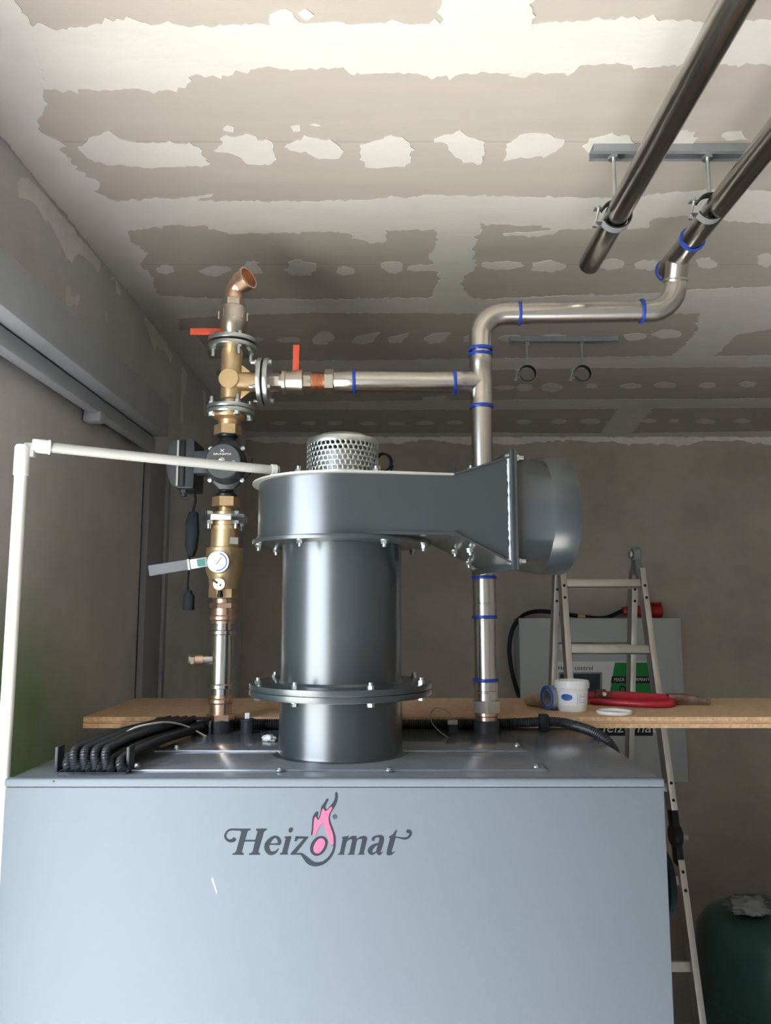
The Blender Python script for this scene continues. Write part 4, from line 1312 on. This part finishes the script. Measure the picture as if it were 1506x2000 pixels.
# roll of tape leaning behind the tub
rp = P(1084, 1353, tp.y + 0.05)
rl = thing('tape_roll', 'silver roll of tape with a blue edge standing behind the white tub', 'tape', (rp.x, tp.y + 0.06, BZT))
rc = V((rp.x - 0.008, tp.y + 0.060, BZT + 0.0335))
obj('tape', lathe([(0.019, -0.014), (0.033, -0.014), (0.033, 0.014), (0.019, 0.014), (0.019, -0.014)], rc, (-0.93, -0.36, 0.0), n=40), M['zinc_dull'], rl)
obj('blue_edge', lathe([(0.024, 0.0142), (0.033, 0.0142), (0.033, 0.0152), (0.024, 0.0152), (0.024, 0.0142)], rc, (-0.93, -0.36, 0.0), n=40), M['lens_blue'], rl)
lp = PZ(1208, 1397, BZT)
lid = obj('tub_lid', lathe([(0, 0.002), (0.040, 0.002), (0.042, 0.007), (0.0465, 0.008), (0.0475, 0.004), (0.046, 0.0), (0, 0.0)], V((lp.x, lp.y + 0.035, BZT + 0.0003)), n=48), M['white_plastic'], org=(lp.x, lp.y + 0.035, BZT))
tag(lid, 'round white plastic lid lying flat on the plank in front of the wrench', 'lid')
# hemp roll
hq = PZ(1065, 1383, BZT)
hem = thing('hemp_roll', 'tan roll of sealing hemp lying left of the white tub', 'hemp', (hq.x, hq.y + 0.02, BZT))
ha, hb = V((hq.x - 0.040, hq.y + 0.055, BZT + 0.019)), V((hq.x + 0.022, hq.y + 0.004, BZT + 0.019))
obj('hemp_coil', lathe([(0.0075, 0), (0.017, 0.0), (0.0185, 0.006), (0.0180, 0.04), (0.0185, (hb - ha).length - 0.008), (0.0165, (hb - ha).length), (0.0075, (hb - ha).length), (0.0075, 0)], ha, hb - ha, n=28), M['tan'], hem)
# pipe wrench
wq = PZ(1190, 1384, BZT)
wy = wq.y + 0.10
wr = thing('pipe_wrench', 'red Swedish-pattern pipe wrench with worn jaws lying behind the white tub', 'wrench', (P(1200, 1380, wy).x, wy, BZT))


def wp(px, dy, z):
    return V((P(px, 1375, wy).x, wy + dy, BZT + z))


obj('lower_handle', loft([[wp(1046, 0.03 + a, 0.018 + b) for a, b in ((-0.011, -0.006), (0.011, -0.006), (0.011, 0.008), (-0.011, 0.008))], [wp(1150, 0.02 + a, 0.020 + b) for a, b in ((-0.014, -0.009), (0.014, -0.009), (0.014, 0.012), (-0.014, 0.012))],
                             [wp(1215, 0.01 + a, 0.022 + b) for a, b in ((-0.018, -0.020), (0.018, -0.020), (0.018, 0.014), (-0.018, 0.014))], [wp(1300, 0.0 + a, 0.018 + b) for a, b in ((-0.020, -0.010), (0.016, -0.010), (0.016, 0.010), (-0.020, 0.010))]]), M['red_paint'], wr, bevel=0.003)
hnd = [wp(1150, -0.02, 0.012), wp(1200, -0.05, 0.010), wp(1245, -0.085, 0.010), wp(1285, -0.085, 0.010), wp(1303, -0.05, 0.012), wp(1300, -0.01, 0.014)]
obj('upper_handle', tube(smooth_path(hnd, 8), 0.0095, 12), M['red_paint'], wr)
obj('adjusting_nut', solid([(0.015, 0, 1), (0.015, 0.03, 1)], wp(1165, 0.005, 0.028), (1, -0.05, 0), n=24), M['rust'], wr)
obj('jaw', loft([[wp(1302, -0.005 + a, 0.018 + b) for a, b in ((-0.016, -0.010), (0.016, -0.010), (0.016, 0.012), (-0.016, 0.012))], [wp(1335, -0.01 + a, 0.018 + b) for a, b in ((-0.013, -0.012), (0.013, -0.012), (0.013, 0.013), (-0.013, 0.013))],
                [wp(1360, -0.02 + a, 0.015 + b) for a, b in ((-0.012, -0.011), (0.012, -0.011), (0.012, 0.009), (-0.012, 0.009))], [wp(1378, -0.035 + a, 0.012 + b) for a, b in ((-0.008, -0.008), (0.008, -0.008), (0.008, 0.006), (-0.008, 0.006))]]), M['rust'], wr, bevel=0.003)
obj('pivot_pin', solid([(0.006, 0), (0.006, 0.006)], wp(1177, -0.018, 0.030), (0, -1, 0.3), n=16), M['zinc'], wr)

# ------------------------------------------------------------------ control cabinet on the back wall
CB = 4.49
c00, c11 = P(1020, 1528, CB), P(1330, 1207, CB)
cab = thing('control_cabinet', 'light grey wall cabinet with a green sticker and a display, behind the ladder', 'cabinet', ((c00.x + c11.x) / 2, CB, c00.z))
obj('cabinet_case', box(c00.x + 0.004, c11.x - 0.004, CB + 0.022, YB, c00.z + 0.004, c11.z - 0.004), M['cabinet'], cab, bevel=0.006)
cdoor = obj('cabinet_door', box(c00.x, c11.x, CB, CB + 0.020, c00.z, c11.z), M['cabinet'], cab, bevel=0.006)


def on_cab(name, pts, m, lift, par=None):
    return obj(name, prism([P(x, y, CB) + V((0, -lift, 0)) for x, y in pts], (0, -0.001, 0)), m, par or cdoor)


on_cab('label_sheet', [(1086, 1292), (1276, 1292), (1276, 1400), (1086, 1400)], M['white'], 0)
on_cab('display_frame', [(1091, 1313), (1176, 1313), (1176, 1372), (1091, 1372)], M['grip'], 0.001)
on_cab('display_screen', [(1094, 1316), (1172, 1316), (1172, 1370), (1094, 1370)], M['screen'], 0.002)
on_cab('green_sticker', [(1201, 1294), (1267, 1294), (1274, 1370), (1188, 1370)], M['green'], 0.001)
on_cab('black_strip', [(1195, 1321), (1271, 1321), (1272, 1334), (1193, 1334)], M['black'], 0.002)
text('lettering', 'MADE IN GERMANY', 0.028, M['white'], cdoor, P(1234, 1327.5, CB - 0.0034), xscale=0.82)
text('lettering', 'Heizo control', 0.036, M['print_dark'], cdoor, P(1124, 1305, CB - 0.0014))
ig = P(1216, 1346, CB - 0.002)
obj('sticker_mark', lathe([(0.012, 0), (0.012, 0.001), (0.020, 0.001), (0.020, 0), (0.012, 0)], ig, (0, -1, 0), n=24), M['print_dark'], cdoor)
on_cab('black_strip', [(1164, 1398), (1275, 1398), (1275, 1437), (1164, 1437)], M['black'], 0.001)
text('lettering', 'Heizomat', 0.090, M['white'], cdoor, P(1221, 1421, CB - 0.0024), shear=0.25)
obj('cable_entry', solid([(0.03, 0), (0.02, 0.02), (0.012, 0.05)], P(1043, 1372, CB - 0.03), (0, 0, 1), n=20), M['black'], cab)
# plug and cable
plz = P(1262, 1197, 4.58)
plug = thing('red_plug', 'red industrial plug lying on top of the grey wall cabinet', 'plug', (plz.x, 4.58, c11.z))
obj('plug_body', solid([(0.022, -0.14), (0.03, -0.10), (0.034, -0.06), (0.034, 0.03), (0.040, 0.035), (0.040, 0.085), (0.034, 0.09)], (plz.x, 4.58, c11.z + 0.040), (1, 0, 0), n=32), M['red_plug'], plug)
obj('plug_flap', box(plz.x + 0.035, plz.x + 0.085, 4.545, 4.615, c11.z + 0.078, c11.z + 0.090), M['red_plug'], plug, bevel=0.004)
cpx = [(1225, 1206), (1180, 1207), (1135, 1204), (1090, 1197), (1050, 1194), (1022, 1202), (1003, 1225), (995, 1262), (998, 1300), (1006, 1335), (1018, 1372)]
cpath = [P(x, y, 4.58 if i < 5 else 4.52) for i, (x, y) in enumerate(cpx)]
cpath[0] = V((plz.x - 0.14, 4.58, c11.z + 0.04))
pc_ = thing('power_cable', 'black power cable looping from the red plug round the left side of the wall cabinet', 'cable', cpath[4])
obj('cable_sheath', tube(smooth_path(cpath, 8), 0.0125, 10), M['black'], pc_)
ct = cpath[2]
obj('yellow_tag', solid([(0.0145, -0.022), (0.0145, 0.022)], ct, cpath[1] - cpath[3], n=16), M['yellow'], pc_)

# ------------------------------------------------------------------ folding ladder
ld_ = thing('folding_ladder', 'aluminium multi-joint folding ladder standing open beside the boiler', 'ladder', (0.92, 3.3, 0))
AP = 2.235
LXL, LXR, YA = 0.745, 1.077, 3.30
lean = R(13.0)
tl = math.tan(lean)


def leg_pt(x, z, s):
    return V((x, YA + s * (0.03 + (AP - z) * tl), z))


def leg_x(x, z, sgn):
    return x + sgn * 0.03 * (AP - z) / AP


ALU = M['alu']
Lseg = [(AP - 0.075, 1.235), (1.07, 0.0)]
for s in (-1, 1):
    for side, xx in ((-1, LXL), (1, LXR)):
        for (za, zb) in Lseg:
            a, b = leg_pt(leg_x(xx, za, side), za, s), leg_pt(leg_x(xx, zb, side), zb, s)
            d = (b - a)
            nrm = V((0, d.z, -d.y)).normalized()
            obj('rail', obox((a + b) / 2, d / 2, (0.0125, 0, 0), nrm * 0.030), ALU, ld_, bevel=0.003)
        # middle hinge
        h = leg_pt(leg_x(xx, 1.15, side), 1.15, s)
        up_ = (leg_pt(xx, 2, s) - leg_pt(xx, 1, s)).normalized()
        hg = obj('hinge', lathe([(0, -0.017), (0.036, -0.017), (0.042, -0.008), (0.042, 0.008), (0.036, 0.017), (0, 0.017)], h, (1, 0, 0), n=28), M['black'], ld_)
        obj('hinge_arm', obox(h + up_ * 0.05, (0.013, 0, 0), (0, 0.026, 0), up_ * 0.058), M['black'], ld_, bevel=0.004)
        obj('hinge_arm', obox(h - up_ * 0.05, (0.013, 0, 0), (0, 0.026, 0), up_ * 0.052), M['black'], ld_, bevel=0.004)
        obj('hinge_lock', solid([(0.012, 0.0), (0.016, 0.006), (0.016, 0.02), (0.012, 0.024)], h + V((side * 0.018, -0.01, 0)), (side, 0, 0), n=20), M['grip'], ld_)
        rv = mesh_of('rivet', solid([(0.006, 0), (0.0045, 0.003)], (0, 0, 0), (0, 0, 1), 12))
        rv.materials.append(M['rubber'])
        for zz in (1.27, 1.33, 1.03, 0.97, AP - 0.15, AP - 0.20):
            pp = leg_pt(leg_x(xx, zz, side), zz, s)
            d = V((0, s * tl, -1)).normalized()
            nn = V((0, -1, s * 0)) if s < 0 else V((0, 1, 0))
            nrm = V((0, d.z, -d.y)).normalized()
            if nrm.y > 0 and s < 0:
                nrm = -nrm
            inst('rivet', rv, ld_, pp + nrm * 0.0302, nrm)
        obj('rail_foot', obox(leg_pt(leg_x(xx, 0.0, side), 0.02, s), (0.016, 0, 0), (0, 0.034, 0), (0, 0, 0.02)), M['black'], ld_, bevel=0.004)
    for i, zz in enumerate((2.10, 1.83, 1.57, 1.315, 1.0, 0.73, 0.46, 0.2)):
        a, b = leg_pt(leg_x(LXL, zz, -1) + 0.0125, zz, s), leg_pt(leg_x(LXR, zz, 1) - 0.0125, zz, s)
        d = V((0, s * tl, -1)).normalized()
        nrm = V((0, d.z, -d.y)).normalized()
        obj('rung', obox((a + b) / 2, (b - a) / 2, d * 0.0165, nrm * 0.017), ALU, ld_, bevel=0.003)
for side, xx in ((-1, LXL), (1, LXR)):
    hc = V((xx, YA, AP - 0.01))
    obj('top_hinge', lathe([(0, -0.017), (0.028, -0.017), (0.034, -0.010), (0.034, 0.010), (0.028, 0.017), (0, 0.017)], hc, (1, 0, 0), n=28), M['grip'], ld_)
    for s in (-1, 1):
        a = leg_pt(xx, AP - 0.10, s)
        obj('hinge_arm', obox((hc + a) / 2 + V((0, 0, -0.015)), (0.014, 0, 0), (0, 0.02, 0), (a - hc) / 2 * 1.05), M['grip'], ld_, bevel=0.004)
    obj('hinge_lock', solid([(0.012, 0.0), (0.016, 0.004), (0.016, 0.012), (0.012, 0.016)], hc + V((-side * 0.019, -0.01, 0)), (-side, 0, 0), n=20), M['zinc'], ld_)

# ------------------------------------------------------------------ green tank with a plastic bag
TKX, TKY, TKR = 1.75, 3.7, 0.32
tk = thing('pressure_tank', 'dark green pressure tank standing on the floor at the right', 'tank', (TKX, TKY, 0))
obj('tank_shell', solid([(0.20, 0.05), (0.29, 0.09), (TKR, 0.16), (TKR, 0.268), (TKR + 0.006, 0.271), (TKR + 0.008, 0.279), (TKR + 0.006, 0.287), (TKR, 0.290), (TKR, 0.48), (TKR - 0.010, 0.54), (TKR - 0.05, 0.595), (0.2, 0.632), (0.1, 0.648), (0.03, 0.652)], (TKX, TKY, 0), n=64), M['tank'], tk, sharp=60)
for k in range(3):
    a = 2 * PI * k / 3 + 0.5
    obj('leg', obox((TKX + 0.25 * math.cos(a), TKY + 0.25 * math.sin(a), 0.07), (0.02, 0, 0), (0, 0.02, 0), (0, 0, 0.07)), M['tank'], tk, bevel=0.003)
obj('tank_fitting', solid([(0.03, 0.64), (0.03, 0.67), (0.022, 0.67), (0.022, 0.685)], (TKX - 0.11, TKY - 0.05, 0), n=24), M['zinc_dull'], tk)
bmb = bmesh.new()
bmesh.ops.create_icosphere(bmb, subdivisions=4, radius=1.0)
from mathutils import noise
for v in bmb.verts:
    n_ = noise.noise(v.co * 1.7) * 0.30 + abs(noise.noise(v.co * 3.4 + V((3, 1, 7)))) * 0.5 + noise.noise(v.co * 9) * 0.06
    k = 0.75 + n_
    v.co = V((v.co.x * 0.105 * k, v.co.y * 0.08 * k, v.co.z * 0.045 * k))
    v.co.z = max(v.co.z, -0.026)
for f in bmb.faces:
    f.smooth = True
me = bpy.data.meshes.new('plastic_bag')
bmb.to_mesh(me)
bmb.free()
me.materials.append(M['foil'])
bag = bpy.data.objects.new('plastic_bag', me)
col.objects.link(bag)
bag.location = (TKX - 0.13, TKY - 0.08, 0.680)
tag(bag, 'crumpled clear plastic bag lying on top of the green tank', 'bag')

# ------------------------------------------------------------------ white conduit from the floor to the fan
cd = thing('cable_conduit', 'white plastic conduit pipe standing beside the boiler and bent across to the fan', 'conduit', (-0.722, 1.5, 0))
top = V((-0.722, 1.5, 2.29))
obj('conduit_tube', cyl((-0.722, 1.5, 0), top + V((0, 0, -0.01)), 0.0122, 28), M['white_plastic'], cd)
obj('end_sleeve', solid([(0.0145, -0.03), (0.0145, 0.026), (0.012, 0.031)], top, (0, 0, 1), n=28), M['white_plastic'], cd, bevel=0.0)
h0, h1 = V((-0.704, 1.51, 2.322)), V((-0.245, 1.735, 2.312))
hd = (h1 - h0).normalized()
obj('conduit_tube', tube(smooth_path([h0 + hd * 0.004, h0.lerp(h1, 0.35) + V((0, 0, -0.001)), h0.lerp(h1, 0.7) + V((0, 0, -0.001)), h1], 6), 0.0105, 24), M['conduit'], cd)
obj('end_sleeve', solid([(0.0125, -0.004), (0.0140, 0), (0.0140, 0.026), (0.015, 0.027), (0.015, 0.030), (0.011, 0.0305)], h0, hd, n=28), M['white_plastic'], cd)
obj('joint_clip', obox((top + h0) / 2 + V((0.004, 0, 0.006)), (0.009, 0.002, 0), (0, 0.006, 0), (0, 0, 0.014)), M['conduit'], cd, bevel=0.001)
obj('tube_clip', lathe([(0.0108, -0.006), (0.0108, 0.006), (0.0130, 0.006), (0.0130, -0.006), (0.0108, -0.006)], h1 - hd * 0.012, hd, n=24), M['white_plastic'], cd)
obj('clip_foot', box(h1.x - 0.016, h1.x - 0.006, h1.y - 0.008, h1.y + 0.004, z_vt + 0.004, h1.z - 0.010), M['white_plastic'], cd)

# ------------------------------------------------------------------ cables on the boiler lid


def corrugated(path, r, n, pitch=0.004):
    sp_ = smooth_path(path, 12)
    out = [sp_[0]]
    acc = 0.0
    for a_, b_ in zip(sp_, sp_[1:]):
        seg = (b_ - a_).length
        t_ = pitch / 2 - acc
        while t_ <= seg:
            out.append(a_.lerp(b_, t_ / seg))
            t_ += pitch / 2
        acc = seg - (t_ - pitch / 2)
    return tube(out, [r if i % 2 else r * 0.86 for i in range(len(out))], n)


ordinal = ('leftmost', 'second from the left', 'third from the left', 'fourth from the left', 'fifth from the left', 'rightmost')
cab_n = [(i, 0) for i in range(6)] + [(i, 1) for i in range(4)]
for i, layer in cab_n:
    zb = BZ + 0.0135 + layer * 0.0175
    a = V((-0.607 + i * 0.0200 + layer * 0.012, 1.545 + 0.01 * layer, zb + 0.012))
    e = V((-0.550 + i * 0.0200 + layer * 0.012, 1.965, zb + 0.006))
    path = [V((a.x + 0.012, 1.492, BZ + 0.011)), V((a.x + 0.004, 1.503, zb + 0.008)), a, a.lerp(e, 0.3) + V((0, 0, 0.006)), a.lerp(e, 0.65) + V((0, 0, 0.003)), e]
    o = obj('control_cable', corrugated(path, 0.0090, 10), M['cable'], org=path[0])
    if layer:
        nm = ('left', 'second', 'third', 'right')[i]
        tag(o, 'upper-layer black cable of the bundle on the boiler lid, %s' % ('leftmost of four' if i == 0 else 'rightmost of four' if i == 3 else nm + ' of four from the left'), 'cable', 'black cables bundled on the boiler lid')
    else:
        tag(o, 'lower-layer black cable bent down in the front comb, %s of six' % ordinal[i], 'cable', 'black cables bundled on the boiler lid')
for yy, x0, x1, hh in ((1.520, -0.622, -0.492, 0.050), (1.952, -0.568, -0.434, 0.036)):
    cl = thing('cable_comb', 'black cable comb clamping the %s end of the cable bundle on the boiler lid' % ('front' if yy < 1.7 else 'rear'), 'cable clamp', ((x0 + x1) / 2, yy, BZ))
    for xa_ in (x0 - 0.006, x1):
        obj('side_plate', box(xa_, xa_ + 0.006, yy - 0.016, yy + 0.016, BZ + 0.0036, BZ + hh), M['grey_plastic'], cl, bevel=0.001)
    if hh < 0.04:
        obj('cross_bar', box(x0, x1, yy - 0.012, yy + 0.012, BZ + hh + 0.002, BZ + hh + 0.007), M['black'], cl, bevel=0.001)
    else:
        obj('base_strip', box(x0, x1, yy - 0.012, yy + 0.012, BZ + 0.0004, BZ + 0.0030), M['grey_plastic'], cl)
cpts = [V((-0.49, 1.99, BZ + 0.014)), V((-0.42, 2.024, BZ + 0.017)), V((-0.2, 2.026, BZ + 0.016)), V((0.1, 2.026, BZ + 0.016)), V((0.3, 2.024, BZ + 0.018)), V((0.42, 2.015, BZ + 0.024)), V((0.47, 1.98, BZ + 0.020)), V((0.515, 1.90, BZ + 0.008)), V((0.54, 1.86, BZ - 0.03)), V((0.55, 1.87, BZ - 0.12)), V((0.55, 1.90, BZ - 0.5))]
cpath = smooth_path(cpts, 10)
rads = [0.0125] * len(cpath)
o = obj('cable_hose', corrugated(cpts, 0.0128, 14, 0.006), M['cable'], org=cpath[0])
tag(o, 'thick black corrugated hose along the rear of the boiler lid, in front of the plank', 'cable')
o = obj('hose_clip', obox((0.405, 2.017, BZ + 0.022), (0.011, 0, 0), (0, 0.016, 0), (0, 0, 0.020)), M['black'], org=(0.405, 2.017, BZ), bevel=0.002)
tag(o, 'black clip block round the thick hose at the right rear of the boiler lid', 'clip')
wpts = [P(232, 1441, 1.66), P(262, 1422, 1.69), P(300, 1413, 1.74), P(330, 1411, 1.80), P(365, 1419, 1.87), PZ(402, 1438, BZ + 0.006)]
o = obj('white_wire', tube(smooth_path(wpts, 8), 0.0024, 8), M['white_plastic'], org=wpts[-1])
tag(o, 'white wire arching over the black cable bundle', 'wire')
s0 = sw2 + V((0, 0, 0.040))
wpts = [s0 + V((0.003, 0, -0.002)), P(884, 1400, sw2.y), P(870, 1387, sw2.y), P(852, 1383, sw2.y), P(841, 1395, sw2.y), P(844, 1412, sw2.y - 0.01), P(860, 1430, sw2.y - 0.02), PZ(880, 1444, BZ + 0.004)]
o = obj('sensor_wire', tube(smooth_path(wpts, 8), 0.0013, 6), M['conduit'], org=wpts[0])
tag(o, 'thin grey capillary wire looping out of the right sensor well', 'wire')

wl = PZ(529, 1452, BZ + 0.0035)
bmb = bmesh.new()
bmesh.ops.create_icosphere(bmb, subdivisions=3, radius=1.0)
for v in bmb.verts:
    k = 0.8 + noise.noise(v.co * 2.5 + V((5, 2, 1))) * 0.5
    v.co = V((v.co.x * 0.022 * k, v.co.y * 0.016 * k, max(v.co.z * 0.010 * k, -0.006)))
for f in bmb.faces:
    f.smooth = True
me = bpy.data.meshes.new('tissue')
bmb.to_mesh(me)
bmb.free()
me.materials.append(M['white_plastic'])
o = bpy.data.objects.new('tissue', me)
col.objects.link(o)
o.location = (wl.x - 0.006, wl.y + 0.016, BZ + 0.0126)
tag(o, 'small crumpled white tissue on the boiler lid left of the flue base', 'tissue')
